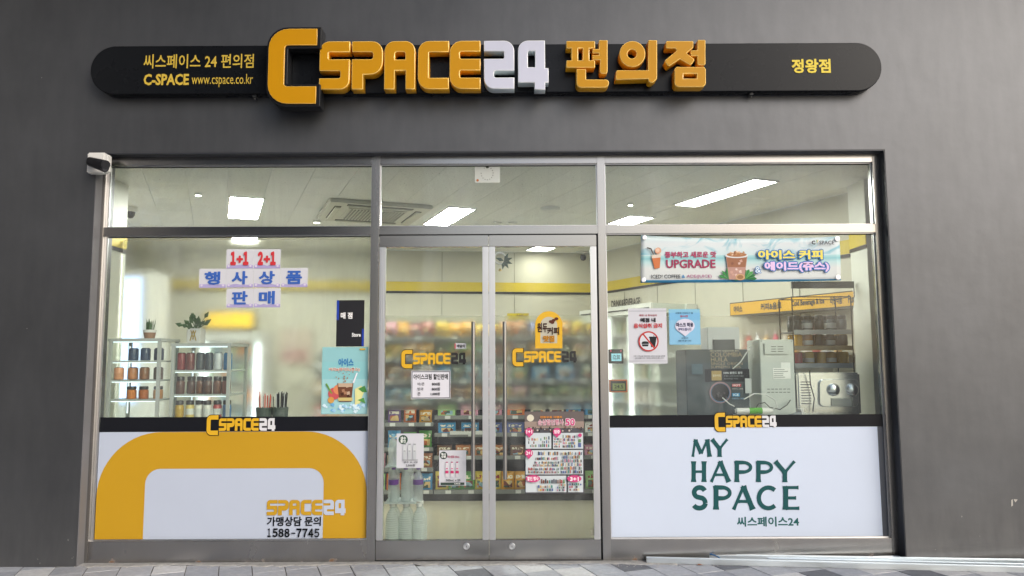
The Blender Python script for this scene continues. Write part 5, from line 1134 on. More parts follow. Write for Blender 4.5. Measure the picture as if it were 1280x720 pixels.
for k in range(4):
    for j in range(5):
        o = MB().box(-.065, .065, -.05, .05, 0, .16, bev=.008).build('food_pack', pmat(['8a7868', '9a5048', 'b09a78', '74786c', 'a8743c'][(j * 3 + k) % 5])); o.location = (a.x + .09 + j * .145, y + .1, .371 + k * .28)
        MB().box(-.04, .04, -.0525, -.0505, .05, .11).build('label_band', WLAB, o, rel=True)
        tag(o, 'food pack on the %s shelf of the blurred rack, %s from the poster side' % (['lowest', 'second', 'third', 'top'][k], ORD[j]), 'food pack', 'packs on the blurred rack')
# ---- gondola
GX0, GX1, GY0, GY1, GZ = -1.44, .86, 2.25, 2.72, 1.72
bays = [(-1.44, -1.38), (-1.38, -.755), (-.755, .15), (.15, .86)]
gd = root('store_shelving', ((GX0 + GX1) / 2, GY0, 0), 'long dark grey shelving unit full of snacks behind the doors', 'shelving')
MB().box(GX0, GX1, GY1 - .03, GY1, 0, GZ).build('back_panel', DGREY, gd)
MB().box(GX0, GX1, GY0 + .02, GY1 - .031, .0, .075).build('plinth', M('plinth_black', (.015, .015, .015), .5), gd)
for x in [b[0] for b in bays] + [GX1]:
    MB().box(x - .008, x + .008, GY1 - .07, GY1 - .031, .076, GZ).build('upright', SHELF, gd)
lev_a = [.10, .31, .50, .735, .94, 1.14, 1.36, 1.56]; lev_b = [.10, .42, .635, .80, .97, 1.14, 1.36, 1.56]
cols = ['b8402e', 'd89a28', '4a8a3c', '5a3a7a', '2f86b8', 'a86a3c', 'c8c0a8', '3c3430', '8a3438', 'd06a28', '2e5a48', 'c88aa0', '6a4a34', 'd8c050', 'e4e4e0', '7ab4cc', '9ac47c', '4a5a9a']
cname = dict(zip(cols, ['red', 'amber', 'green', 'purple', 'blue', 'tan', 'cream', 'dark brown', 'maroon', 'orange', 'dark green', 'pink', 'brown', 'yellow', 'white', 'light blue', 'light green', 'indigo']))
def pack_mat(c):
    key = 'snack_' + c
    if key in _m: return _m[key]
    m = M(key, c, .3, var=.05, obj=.10); n = m.node_tree.nodes; L = m.node_tree.links; b = n['Principled BSDF']; src = b.inputs['Base Color'].links[0].from_socket
    tc = n.new('ShaderNodeTexCoord'); oi = n.new('ShaderNodeObjectInfo'); va = n.new('ShaderNodeVectorMath'); va.operation = 'ADD'; mu = n.new('ShaderNodeMath'); mu.operation = 'MULTIPLY'; mu.inputs[1].default_value = 40
    L.new(oi.outputs['Random'], mu.inputs[0]); L.new(tc.outputs['Object'], va.inputs[0]); L.new(mu.outputs[0], va.inputs[1])
    no = n.new('ShaderNodeTexVoronoi'); no.inputs['Scale'].default_value = 26; L.new(va.outputs[0], no.inputs[0])
    sx = n.new('ShaderNodeSeparateXYZ'); L.new(tc.outputs['Generated'], sx.inputs[0])
    def rng(sock, lo, hi):
        g = n.new('ShaderNodeMath'); g.operation = 'COMPARE'; g.inputs[1].default_value = (lo + hi) / 2; g.inputs[2].default_value = (hi - lo) / 2; L.new(sock, g.inputs[0]); return g.outputs[0]
    z1_ = rng(sx.outputs[2], .12, .5); x1_ = rng(sx.outputs[0], .18, .85); z2_ = rng(sx.outputs[2], .6, .8); x2_ = rng(sx.outputs[0], .12, .88)
    def mulm(a, b2): g = n.new('ShaderNodeMath'); g.operation = 'MULTIPLY'; L.new(a, g.inputs[0]); L.new(b2, g.inputs[1]); return g.outputs[0]
    pic = mulm(z1_, x1_); tit = mulm(z2_, x2_); n2 = n.new('ShaderNodeTexNoise'); n2.inputs['Scale'].default_value = 45; L.new(va.outputs[0], n2.inputs[0]); gt = n.new('ShaderNodeMath'); gt.operation = 'GREATER_THAN'; gt.inputs[1].default_value = .48; L.new(n2.outputs[0], gt.inputs[0]); tit = mulm(tit, gt.outputs[0])
    hs = n.new('ShaderNodeValToRGB'); e = hs.color_ramp.elements; e[0].color = (*lin('3a241c'), 1); e[1].color = (*lin('e8dcc0'), 1)
    for p_, c_ in ((.15, 'b05a2c'), (.3, 'd8b878'), (.45, '3a5a4a'), (.6, '6a2c24'), (.75, '8ab0c0'), (.88, 'c8b490')): q = e.new(p_); q.color = (*lin(c_), 1)
    hs.color_ramp.interpolation = 'CONSTANT'; L.new(no.outputs['Color'], hs.inputs[0])
    m1 = n.new('ShaderNodeMix'); m1.data_type = 'RGBA'; L.new(pic, m1.inputs[0]); L.new(src, m1.inputs[6]); L.new(hs.outputs[0], m1.inputs[7])
    m2 = n.new('ShaderNodeMix'); m2.data_type = 'RGBA'; L.new(tit, m2.inputs[0]); L.new(m1.outputs[2], m2.inputs[6]); m2.inputs[7].default_value = (*lin('f0e8d0' if cname[c] not in ('cream', 'yellow', 'white', 'light green') else '8a2420'), 1)
    L.new(m2.outputs[2], b.inputs['Base Color']); return m
def bag_mesh(w_, h, d):
    key = ('bag', w_, h, d)
    if key in _pm: return _pm[key]
    nx, nz = 6, 7; vs = []; fs = []
    for s in (-1, 1):
        for j in range(nz + 1):
            for i in range(nx + 1):
                u, v = i / nx * 2 - 1, j / nz * 2 - 1; b = (1 - abs(u) ** 2.5) * (1 - abs(v) ** 3); xx = u * w_ / 2 * (1 - .05 * (1 - abs(v))); vs.append((xx, s * (d / 2 * b + .001), (v + 1) / 2 * h))
    N = (nx + 1) * (nz + 1)
    for s in (0, 1):
        for j in range(nz):
            for i in range(nx): a = s * N + j * (nx + 1) + i; fs.append((a, a + 1, a + nx + 2, a + nx + 1))
    me = MB().add(vs, fs, smooth=True).mesh('snack_bag', pack_mat(cols[0])); _pm[key] = me; return me
def box_mesh(w_, h, d):
    key = ('box', w_, h, d)
    if key not in _pm: _pm[key] = MB().box(-w_ / 2, w_ / 2, -d / 2, d / 2, 0, h, bev=.002).mesh('snack_box', pack_mat(cols[0]))
    return _pm[key]
tagw = M('price_tag_white', (.62, .63, .60), .5); lipm = M('shelf_lip_grey', (.20, .21, .20), .4, .2)
bayn = ['outer bay by the mullion', 'bay behind the water bottles', 'middle bay behind the handles', 'end bay behind the big poster']
npk = 0
for bi, (a, b) in enumerate(bays):
    if bi == 0: continue
    lev = lev_a if bi < 2 else lev_b
    for s, z in enumerate(lev):
        if bi == 0 and s < 4: 
            MB().box(a + .006, b - .006, GY0 + .01, GY1 - .071, z - .02, z).build('shelf', SHELF, gd); continue
        MB().box(a + .006, b - .006, GY0 + .01, GY1 - .071, z - .02, z).build('shelf', SHELF, gd)
        MB().box(a + .006, b - .006, GY0, GY0 + .009, z - .032, z + .006).build('shelf_lip', lipm, gd)
        nt_ = 4 if s < 4 else 2
        for k in range(nt_):
            x = a + (b - a) * (k + .5 + random.uniform(-.15, .15)) / nt_; MB().box(x - .026, x + .026, GY0 - .002, GY0 - .0005, z - .028, z + .002).build('price_tag', tagw, gd)
        top = (lev[s + 1] if s + 1 < len(lev) else GZ + .04) - .04; hmax = top - z
        isbox = (bi >= 2 and s in (1, 2, 3)) or (bi == 1 and s in (5,)) or (bi == 3 and s == 5)
        w0_ = random.choice([.15, .18]) if isbox else random.choice([.115, .125, .14])
        n = int((b - a - .02) / w0_); base = random.randrange(len(cols)); kk = 0
        while kk < n:
            rep = random.choice([1, 2, 2]) if isbox else random.choice([1, 1, 2]); c = cols[random.randrange(len(cols))]
            if bi == 2 and s == 2 and kk < 2: c = '2f86b8'; rep = 2
            if bi == 1 and s == 3: c = ['4a8a3c', '5a3a7a', 'd06a28', 'd89a28', 'd89a28'][min(kk, 4)]; rep = 1
            if bi == 1 and s == 2: c = ['3c3430', '2f86b8', '4a8a3c', '4a8a3c', 'c88aa0'][min(kk, 4)]; rep = 1
            if bi == 2 and s == 1: c = ['6a4a34', 'a86a3c'][kk % 2]
            if bi == 2 and s == 0: c = ['d8c050', '4a8a3c', 'd89a28'][kk % 3]
            for rr_ in range(rep):
                if kk >= n: break
                x = a + .01 + (b - a - .02) * (kk + .5) / n
                h = min(hmax * random.choice([.9, .9, .75, .82]), .085 if (isbox and s < 4) else .17)
                if isbox: h = min(h, hmax - .01) if s >= 4 else min(.1, hmax - .01)
                me = box_mesh(round(w0_ * .93, 3), round(h, 3), .12) if isbox else bag_mesh(round(w0_ * 1.0, 3), round(h, 3), .055)
                o = link_mesh('snack_box' if isbox else 'snack_bag', me, None, (x, GY0 + (.08 if isbox else .05) + random.uniform(0, .012), z + .0005), pack_mat(c))
                o.rotation_euler = (R(random.uniform(-6, -1)) if not isbox else 0, 0, R(random.uniform(-6, 6)))
                tag(o, '%s snack %s, %s along the %s shelf, %s' % (cname[c], 'box' if isbox else 'bag', ORD[kk], ['bottom', 'second', 'third', 'fourth', 'fifth', 'sixth', 'seventh', 'top'][s], bayn[bi]), 'snack box' if isbox else 'snack bag', 'snacks on the long shelving unit')
                kk += 1; npk += 1
a = W(565, 536.5, GY0 - .004); b = W(600, 540.5, GY0 - .004)
MB().box(a.x - .02, b.x + .06, GY0 - .006, GY0 - .003, .625, .66).build('shelf_strip', tagw, gd)
P = Print(gd, GY0 - .0065); P.text('500원 균일가', 571, 535.5, 592, 539.3, '404040', .02); P.done()
a = W(634, 392, GY0 - .01); b = W(661, 398, GY0 - .01)
r = root('shelf_card', ((a.x + b.x) / 2, GY0, GZ), 'small yellow card standing on top of the shelving unit', 'card'); MB().box(a.x, b.x, GY0, GY0 + .004, GZ, GZ + .065).build('card_sheet', YEL, r); P = Print(r, GY0 - .0003); P.text('1+1', 646, 393, 653, 396.5, '3a2a10', .03); P.done()
# ---- water bottle packs inside the door
WATER = glass_mat('water_plastic', (.80, .90, .87)); WATER2 = M('bottle_plastic', (.42, .52, .50), .15, var=.3, vs=45, spec=.8)
bm_ = bpy.data.materials.new('clear_bottle'); bm_.use_nodes = True; _nn = bm_.node_tree.nodes; _LL = bm_.node_tree.links; _pb = _nn['Principled BSDF']; _pb.inputs['Base Color'].default_value = (.95, .98, .97, 1); _pb.inputs['Roughness'].default_value = .12
_tr = _nn.new('ShaderNodeBsdfTransparent'); _tr.inputs[0].default_value = (.94, .98, .97, 1); _mx = _nn.new('ShaderNodeMixShader'); _mx.inputs[0].default_value = .42; _LL.new(_tr.outputs[0], _mx.inputs[1]); _LL.new(_pb.outputs[0], _mx.inputs[2]); _tl = _nn.new('ShaderNodeBsdfTranslucent'); _tl.inputs[0].default_value = (.92, .97, .97, 1); _m9 = _nn.new('ShaderNodeMixShader'); _m9.inputs[0].default_value = .3
_LL.new(_pb.outputs[0], _m9.inputs[1]); _LL.new(_tl.outputs[0], _m9.inputs[2]); _LL.new(_m9.outputs[0], _mx.inputs[2]); _LL.new(_mx.outputs[0], _nn['Material Output'].inputs[0])
_w = _nn.new('ShaderNodeTexWave'); _w.bands_direction = 'Z'; _w.inputs['Scale'].default_value = 22; _t = _nn.new('ShaderNodeTexCoord'); _LL.new(_t.outputs['Object'], _w.inputs[0]); _bu = _nn.new('ShaderNodeBump'); _bu.inputs['Strength'].default_value = 1; _bu.inputs['Distance'].default_value = .01; _LL.new(_w.outputs[0], _bu.inputs['Height']); _LL.new(_bu.outputs[0], _pb.inputs['Normal'])
big = MB().lathe([(.040, 0), (.047, .012), (.045, .06), (.047, .07), (.045, .12), (.047, .13), (.044, .2), (.036, .235), (.018, .262), (.016, .275), (.016, .282)], n=18).mesh('water_bottle', bm_)
capm = MB().lathe([(.019, .2825), (.019, .30), (.017, .302)], n=14).mesh('cap', WPL); labm = MB().lathe([(.0478, .15), (.0478, .195)], n=18).mesh('label_band', WPL)
PUR = ink('6a3a90'); BLUE = ink('7ab0d0')
def water(x, y, z, s, capc, labc, label):
    o = link_mesh('water_bottle', big, None, (x, y, z)); o.scale = (s, s, s); tag(o, label, 'water bottle', 'water bottles stacked inside the door')
    link_mesh('bottle_cap', capm, o, (0, 0, 0), capc)
    if labc: link_mesh('label_band', labm, o, (0, 0, 0), labc)
wy = .42
xw = lambda px: W(px, 620, wy).x
hB = .30
for r_ in range(2):
    for k in range(3):
        water(xw(487) + k * .095 + .02, wy + r_ * .1, .002, 1.05, WPL, None, 'large water bottle in the %s floor row, %s from the mullion' % (['front', 'rear'][r_], ORD[k]))
z2_ = .002 + 1.05 * .302 + .004
for k in range(3): water(xw(490) + k * .088 + .01, wy, z2_ + .012, .78, PUR, PUR if k != 1 else None, 'purple capped water bottle standing on the large ones, %s from the mullion' % ORD[k])
for k in range(2): water(xw(484) + k * .1 + .03, wy + .11, z2_ + .012, .95, PUR, None, 'clear bottle behind the purple capped ones, %s from the mullion' % ORD[k])
z3_ = z2_ + .012 + .78 * .302 + .004
for k in range(3): water(xw(490) + k * .082, wy + .02, z3_ + .008, .72, BLUE if k == 0 else WPL, PUR if k == 1 else None, 'topmost water bottle of the stack, %s from the mullion' % ORD[k])
mb = MB(); mb.box(xw(482), xw(521), wy - .05, wy + .16, z2_, z2_ + .010); tr2 = mb.build('stack_tray', M('clear_tray', (.45, .5, .5), .3)); tag(tr2, 'thin pale tray on the large water bottles', 'tray', 'thin trays between the layers of water bottles')
mb = MB(); mb.box(xw(482), xw(519), wy - .04, wy + .16, z3_, z3_ + .006); tr3 = mb.build('stack_tray', M('clear_tray', (.45, .5, .5), .3)); tag(tr3, 'thin pale tray on the purple capped water bottles', 'tray', 'thin trays between the layers of water bottles')

# ring ornament behind the door top
yo = .5; c = W(625, 323, yo); r = root('hanging_ornament', (c.x, yo, c.z + .1), 'white ring ornament with green leaves and a small bell hanging behind the door top', 'ornament')
mb = MB(); mb.tube([(c.x + .042 * math.cos(a), yo, c.z + .042 * math.sin(a)) for a in [2 * math.pi * k / 20 for k in range(21)]], .007, 8); mb.build('ring', WPL, r)
MB().tube([(c.x, yo, c.z + .042), (c.x, yo, zdg + .06)], .0015, 5).tube([(c.x, yo, c.z - .042), (c.x, yo, c.z - .075)], .0015, 5).build('string', WPL, r)
mb = MB()
for ang in (20, -20, -60, 160, 60, -100): a_ = R(ang); q = Vector((c.x + .03, yo - .012, c.z - .02)); d = Vector((math.cos(a_), 0, math.sin(a_))); s_ = Vector((-d.z, 0, d.x)) * .013; mb.add([q, q + d * .03 + s_, q + d * .068, q + d * .03 - s_, q + d * .03 + Vector((0, -.006, 0))], [(0, 1, 4), (1, 2, 4), (2, 3, 4), (3, 0, 4)])
mb.build('leaves', M('dark_ornament_green', (.02, .06, .04), .5), r); MB().lathe([(.013, 0), (.010, .012), (.004, .02)], c=(c.x, yo, c.z - .095), n=12).build('bell', M('gold_bell', (.45, .34, .12), .35, .8), r)

# ================================================================= RIGHT SIDE OF THE SHOP
# cooler along the side wall
def cooler():
    base = C0 + rdir * .55 + rn * .0
    L_ = 1.45; D = .62; T = wallmat(base + rn * D)     # local x along the wall toward the front, local +y into the wall
    r = root('open_cooler', (base.x, base.y, 0), 'pale open drinks cooler with lit white shelves along the side wall', 'cooler')
    H = 1.93; inv = Matrix.Identity(4); sgn = 1 if (T.to_3x3() @ Vector((0, 1, 0))).to_2d().dot(-rn) > 0 else -1
    def bx(mb, x0, x1, y0, y1, z0, z1): 
        y0, y1 = sgn * y0, sgn * y1
        return mb.box(x0, x1, min(y0, y1), max(y0, y1), z0, z1, mat=T)
    cwm = M('cooler_white', (.66, .68, .62), .4)
    bx(MB(), 0, L_, .5, D - .01, 0, H).build('back_panel', cwm, r)
    bx(MB(), 0, .03, 0, .499, 0, H).build('side_panel', cwm, r); bx(MB(), L_ - .03, L_, 0, .499, 0, .5).build('side_panel', cwm, r); bx(MB(), L_ - .02, L_ - .012, .03, .47, .501, H).build('side_glass', CABGLASS, r); bx(MB(), L_ - .03, L_, 0, .029, .501, H).build('side_post', cwm, r); bx(MB(), L_ - .03, L_, .471, .499, .501, H).build('side_post', cwm, r)
    bx(MB(), .031, L_ - .031, 0, .499, H - .10, H).build('canopy', cwm, r); bx(MB(), .031, L_ - .031, 0, .499, 0, .35).build('base', cwm, r)
    bx(MB(), .031, L_ - .031, -.004, -.0005, H - .06, H - .045).build('trim_line', DGREY, r)
    for k in range(5): bx(MB(), .031, L_ - .031, .12, .499, .6 + k * .25, .615 + k * .25).build('shelf', WPL, r)
    tube = M('lit_cooler_tube', (.93, 1, .94), .5, var=0, emit=2.4)
    for x in (.10, .52, .95, 1.34): bx(MB(), x, x + .022, .06, .085, .4, H - .12).build('lamp_tube', tube, r)
    for k in range(5):
        for j in range(11):
            p_ = T @ Vector((.12 + j * .115, sgn * .2, .6155 + k * .25)); c = random.choice(['c8ccb8', 'a8b490', 'd8d8cc', '8aa088', 'b0a888', 'd0c8b8', '9ab0b0'])
            put_drink('drink_bottle', p_, 'bottle', .030, .2, pmat(c), WPL, None, 'pale bottle in the open cooler, %s along its %s shelf' % (ORD[j], ['lowest', 'second', 'third', 'fourth', 'top'][k]), 'bottle', 'bottles in the open cooler')
    return T, sgn
cooler()
def side_text(parent, txt, q, z0, z1, wid, off, mat, bold=0.02, sgn=-1):
    # write on a plane parallel to the side wall; text runs from far to near
    vs, fs = text_pts(txt, bold); xs = [v[0] for v in vs]; zs = [v[1] for v in vs]; bx, bX, bz, bZ = min(xs), max(xs), min(zs), max(zs); T = wallmat(q + rn * off)
    out = [T @ Vector(((v[0] - bx) / (bX - bx) * wid, 0, z0 + (v[1] - bz) / (bZ - bz) * (z1 - z0))) + Vector((rn.x, rn.y, 0)) * v[2] * .01 for v in vs]
    return MB().add(out, fs).build('lettering', mat, parent)
q = C0 + rdir * .72
r = root('wall_lettering', (q.x, q.y, 1.98), 'dark letters DRINK&BEVERAGE on the side wall above the cooler', 'lettering')
side_text(r, 'DRINK&BEVERAGE', C0 + rdir * .35, 1.99, 2.09, .62, .02, M('dark_letter', (.03, .03, .03), .5))
# menu lightbox on the side wall
T0 = C0 + rdir * 2.72
r = root('menu_lightbox', (T0.x, T0.y, 1.76), 'long glowing yellow menu lightbox with black words on the side wall', 'lightbox')
T = wallmat(T0 + rn * .20); sg2 = 1 if (T.to_3x3() @ Vector((0, 1, 0))).to_2d().dot(-rn) > 0 else -1
def sb(x0, x1, y0, y1, z0, z1, name, m): y0, y1 = sg2 * y0, sg2 * y1; return MB().box(x0, x1, min(y0, y1), max(y0, y1), z0, z1, mat=T).build(name, m, r)
sb(0, 1.62, 0, .19, 1.745, 1.885, 'housing', M('dark_housing', (.05, .045, .03), .5)); sb(.01, 1.61, -.004, -.0005, 1.762, 1.875, 'lit_face', M('lit_menu_face', (.50, .27, .008), .5, var=0, emit=.22))
for t_, x, wd_ in (('아이스', .06, .12), ('커피&음료', .42, .26), ('Cold Beverage & Ice', .80, .36), ('라면식품', 1.22, .12), ('Fast Food', 1.40, .16)):
    side_text(r, t_, T0 + rdir * x, 1.783, 1.85, wd_, .208, M('dark_letter', (.03, .03, .03), .5), .03)
# dark pane panel under the banner on the side wall
a, b = W(990, 352, 1.0), W(1068, 360, 1.0); r = root('dark_signboard', ((a.x + b.x) / 2, 1.0, b.z), 'dark slate strip board hanging under the end of the banner', 'sign board')
MB().box(a.x, b.x, 1.0, 1.03, b.z, a.z).build('panel_board', M('slate_panel', (.04, .05, .055), .4), r); MB().box(a.x, a.x + .006, 1.0, 1.006, W(990, 372, 1.0).z, b.z).box(b.x - .006, b.x, 1.0, 1.006, W(990, 372, 1.0).z, b.z).build('hanger', DGREY, r)
# shelf of bottles under the lightbox
q = C0 + rdir * 2.5
r = root('wall_shelf', (q.x, q.y, 1.4), 'pale shelf on the side wall under the menu lightbox', 'shelf')
T = wallmat(q + rn * .24)
mb = MB(); y0, y1 = sorted((0, sg2 * .23)); mb.box(0, 1.5, y0, y1, 1.36, 1.38, mat=T).build('board', WPL, r); MB().box(0, 1.5, y0, y1, 1.30, 1.345, mat=T).build('edge_board', SHELF, r)
for j in range(13):
    c = ['d8d0c0', 'c88a3c', 'e0dccc', 'b84438', 'd8d8d8', 'c8a878', 'd05a70'][j % 7]; p_ = T @ Vector((.06 + j * .115, sg2 * .1, 1.3805)); put_drink('syrup_bottle', p_, 'bottle', .034, .2, pmat(c), WPL, None, 'syrup bottle on the wall shelf under the lightbox, %s from the cooler' % ORD[j], 'bottle', 'syrup bottles on the wall shelf')
# ---- machines on the counter
def mbox(x0, y0, x1, y1, yf, d, name, m, parent, bev=.004): a, b = W(x0, y0, yf), W(x1, y1, yf); return MB().box(a.x, b.x, yf, yf + d, b.z, a.z, bev=bev).build(name, m, parent)
slate = M('slate_machine', (.05, .068, .08), .4, .2, var=.08)
yf = .33
p = W(896, 519, yf); r = root('coffee_machine', (p.x, yf, CT), 'dark slate coffee machine with gold words COLOMBIA HUILA on its back', 'coffee machine')
a, b = W(857, 437, yf), W(935, 437, yf)
MB().box(a.x, b.x, yf, yf + .34, CT, a.z, bev=.006).build('body', slate, r)
P = Print(r, yf - .0008)
GOLD = 'a8987c'
P.text('에티오피아 싱글오리진 원두', 887, 434.6 + 3, 924, 439.6, 'c8c0ac', .01); P.text('COLOMBIA', 888, 440.5, 927.5, 445.8, GOLD, .0); P.text('HUILA', 888.5, 446.8, 909.5, 452, GOLD); P.text('SINGLE ORIGIN', 888.5, 453, 928, 456.2, GOLD); P.text('SUPREMO 100%', 888.5, 457.2, 926, 460.2, GOLD)
P.rect(881, 461.3, 937, 477, '14181e'); P.rect(889, 463.5, 902, 475.5, 'a89058'); P.text('원두커피', 890.5, 468, 900.5, 471, 'd8ccb0', .02); P.text('100% 블렌드 원두', 904, 464.5, 928, 467.5, 'c8ccd0', .02); P.text('갓 볶은 신선한 원두를 사용한', 904.5, 469, 929, 471, '9aa0a4'); P.text('프리미엄 커피', 904.5, 472.5, 922, 474.3, '9aa0a4')
P.disc(900, 490.5, 13.5, '9a7a80', 'picture', n=28); P.disc(900, 491, 12, '4a6a8a', 'picture', n=28); P.disc(900, 490.5, 11, '1c1a1c', 'picture', n=24)
for k in range(24): P.disc(900 + random.gauss(0, 4), 494 + random.gauss(0, 2.5), 1.1, random.choice(['4a4a50', '2a2628', '5a5054']), 'picture', n=6)
P.rect(914.5, 479.8, 926, 483.3, 'b84048'); P.text('HOT', 915.5, 480.3, 925, 482.8, 'f0ecec', .02); P.text('아메리카노 1,200원', 914.5, 485, 928, 487, 'b8b4b0', .01); P.rect(914.5, 491.3, 924.5, 495.5, '2f86b8'); P.text('ICE', 916, 492, 923, 494.8, 'e8f0f4', .02); P.text('아메리카노 1,500원', 914.5, 497, 930, 499.2, '8ab0d0', .01)
P.rect(930.5, 473, 939, 491.5, 'c0c4c4'); P.rect(864, 455, 878, 468, '50646e'); P.done()
r = root('paper_box', W(905, 437, yf + .1), 'pale grey box with a dark panel standing on the slate coffee machine', 'box')
a, b = W(884, 409, yf + .1), W(925, 437, yf + .1); zt_ = W(857, 437, yf).z + .001
MB().box(a.x, b.x, yf + .1, yf + .3, zt_, a.z, bev=.004).build('carton', M('pale_grey_card', (.55, .57, .58), .4), r); MB().box(W(896, 425, yf).x, W(923, 425, yf).x, yf + .09, yf + .0985, zt_, W(900, 424, yf).z).build('dark_panel', slate, r)
# grey machine back
yf = .40; p = W(968, 518, yf); r = root('water_heater', (p.x, yf, CT), 'light grey metal machine with vent slots and label sheets on its back', 'machine')
a, b = W(949, 424.5, yf), W(991.5, 424.5, yf)
for fx in (a.x + .02, b.x - .045): MB().box(fx, fx + .025, yf + .02, yf + .05, CT, CT + .02).build('foot', DGREY, r)
MB().box(a.x, b.x, yf, yf + .3, CT + .02, a.z, bev=.004).build('body', GREYM, r)
MB().box(W(954.5, 430, yf).x, W(985.5, 430, yf).x, yf - .012, yf - .0005, W(970, 443, yf).z, W(970, 429, yf).z, bev=.004).build('cover_plate', GREYM, r)
vent = MB()
for k in range(3):
    z = W(970, 433 + k * 3, yf).z; vent.box(W(963, 430, yf).x, W(969, 430, yf).x, yf - .0135, yf - .0122, z - .004, z); vent.box(W(971, 430, yf).x, W(978, 430, yf).x, yf - .0135, yf - .0122, z - .004, z)
for k in range(6):
    for j in range(2):
        x = W(959 + k * 5, 488, yf).x; z = W(970, 486 + j * 4, yf).z; vent.box(x, x + .02, yf - .0015, yf - .0002, z - .004, z)
vent.build('vent_slots', DARKGAP, r)
P = Print(r, yf - .0008); P.rect(976, 453, 988, 461, 'f0f2ee'); P.rect(966, 460, 988.5, 473.5, 'f6f6f2')
for k in range(5): P.rect(967, 461.5 + k * 2.4, random.uniform(975, 987), 462.2 + k * 2.4, '8a908a')
P.disc(951.5, 426.5, .6, '606860', n=6); P.disc(989, 426.5, .6, '606860', n=6); P.done()
# chrome oven
yf = .42; p = W(1035, 519, yf); r = root('chrome_oven', (p.x, yf, CT), 'silver oven with a rounded window and two round knobs beside the pillar', 'oven')
a, b = W(996, 466, yf), W(1075, 466, yf); CH = M('polished_steel', (.78, .80, .80), .25, 1, var=.1)
MB().box(a.x, b.x, yf, yf + .3, CT + .025, a.z, bev=.012).build('body', CH, r)
for fx in (a.x + .03, b.x - .06): MB().box(fx, fx + .03, yf + .03, yf + .06, CT, CT + .0245).build('foot', DGREY, r)
lo = [[(lambda q: (q.x, q.z))(W(p_.x, -p_.y, yf)) for p_ in rounded([(1023, -508, 6), (1072, -508, 6), (1072, -474, 6), (1023, -474, 6)])]]
me = outline_mesh(lo, .02, .004); me.materials.append(CH); me.transform(Matrix.Translation(Vector((0, yf - .0205, 0)) - wloc(r))); link_mesh('door', me, r)
for cx in (1040, 1063.5): c_ = W(cx, 487, yf); MB().lathe([(.042, 0), (.044, .012), (.034, .02), (.001, .024)], n=24, mat=Matrix.Translation((c_.x, yf - .0207, c_.z)) @ Matrix.Rotation(R(90), 4, 'X')).build('knob', CH, r)
P = Print(r, yf - .026); P.rect(1039, 498, 1065, 507.5, 'c8c8be'); P.done()
mesh_ = MB(); a_, b_ = W(1001, 478, yf), W(1014, 505, yf)
for k in range(9): z = b_.z + (a_.z - b_.z) * k / 8; mesh_.box(a_.x, b_.x, yf - .004, yf - .0005, z, z + .006)
mesh_.build('vent_grille', DGREY, r); MB().tube([W(1012, 463, yf - .05), W(1013, 480, yf - .03), W(1018, 498, yf - .04), W(1016, 514, yf - .03)], .004, 6).build('cable', DARKGAP, r)
# rack of cups and cans above
yf = .75; r = root('wire_rack', (W(1030, 460, yf).x, yf, 1.25), 'black wire rack with three tilted shelves of cups and cans above the oven', 'rack')
x0, x1 = W(992, 430, yf).x, W(1066, 430, yf).x; mb = MB(); zt_ = W(1030, 371, yf).z; zb2 = CT + .001
for x in (x0, x1):
    for y in (yf, yf + .28): mb.tube([(x, y, zb2), (x, y, zt_)], .005, 6)
for z in (zt_,):
    mb.tube([(x0, yf, z), (x1, yf, z)], .004, 6).tube([(x0, yf + .28, z), (x1, yf + .28, z)], .004, 6).tube([(x0, yf, z), (x0, yf + .28, z)], .004, 6).tube([(x1, yf, z), (x1, yf + .28, z)], .004, 6)
mb.build('wire_frame', DARKGAP, r)
shz = [W(1030, 414, yf).z, W(1030, 434, yf).z, W(1030, 456, yf).z]
rackitems = [['3c4246', '52585c', '2c3034', '60686c', '6a7074'], ['c89a3c', 'a8743c', '2a2c2e', '34363a', '3a3a3a'], ['8a2a38', 'c8b070', 'b8943c', 'a8843c', 'c0a050']]
for s, z in enumerate(shz):
    MB().box(x0 + .006, x1 - .006, yf + .006, yf + .274, z - .012, z).build('shelf', SHELF, r)
    MB().box(x0 + .006, x1 - .006, yf - .002, yf + .0055, z - .024, z + .012).build('shelf_lip', WPL if s != 1 else M('tan_lip', (.5, .4, .25), .5), r)
    for k, c in enumerate(rackitems[s]):
        kd = 'jar' if s == 0 else 'can'; x = x0 + .05 + (x1 - x0 - .1) * k / 4
        for d_ in range(2):
            put_drink('glass_jar' if s == 0 else 'food_can', (x + random.uniform(-.008, .008), yf + .06 + d_ * .11, z + .001), kd, .036, .095 if s else .12, pmat(c, .2), LIDS if (s == 0 or k in (2, 3)) else M('gold_lid', (.5, .38, .12), .3, .7), WLAB if k in (1, 3) else None, '%s in the %s row of the %s rack shelf, %s from the machine' % ('grey glass jar' if s == 0 else 'short tin can', ['front', 'rear'][d_], ['top', 'middle', 'lowest'][s], ORD[k]), 'jar' if s == 0 else 'can', 'jars and cans on the wire rack')
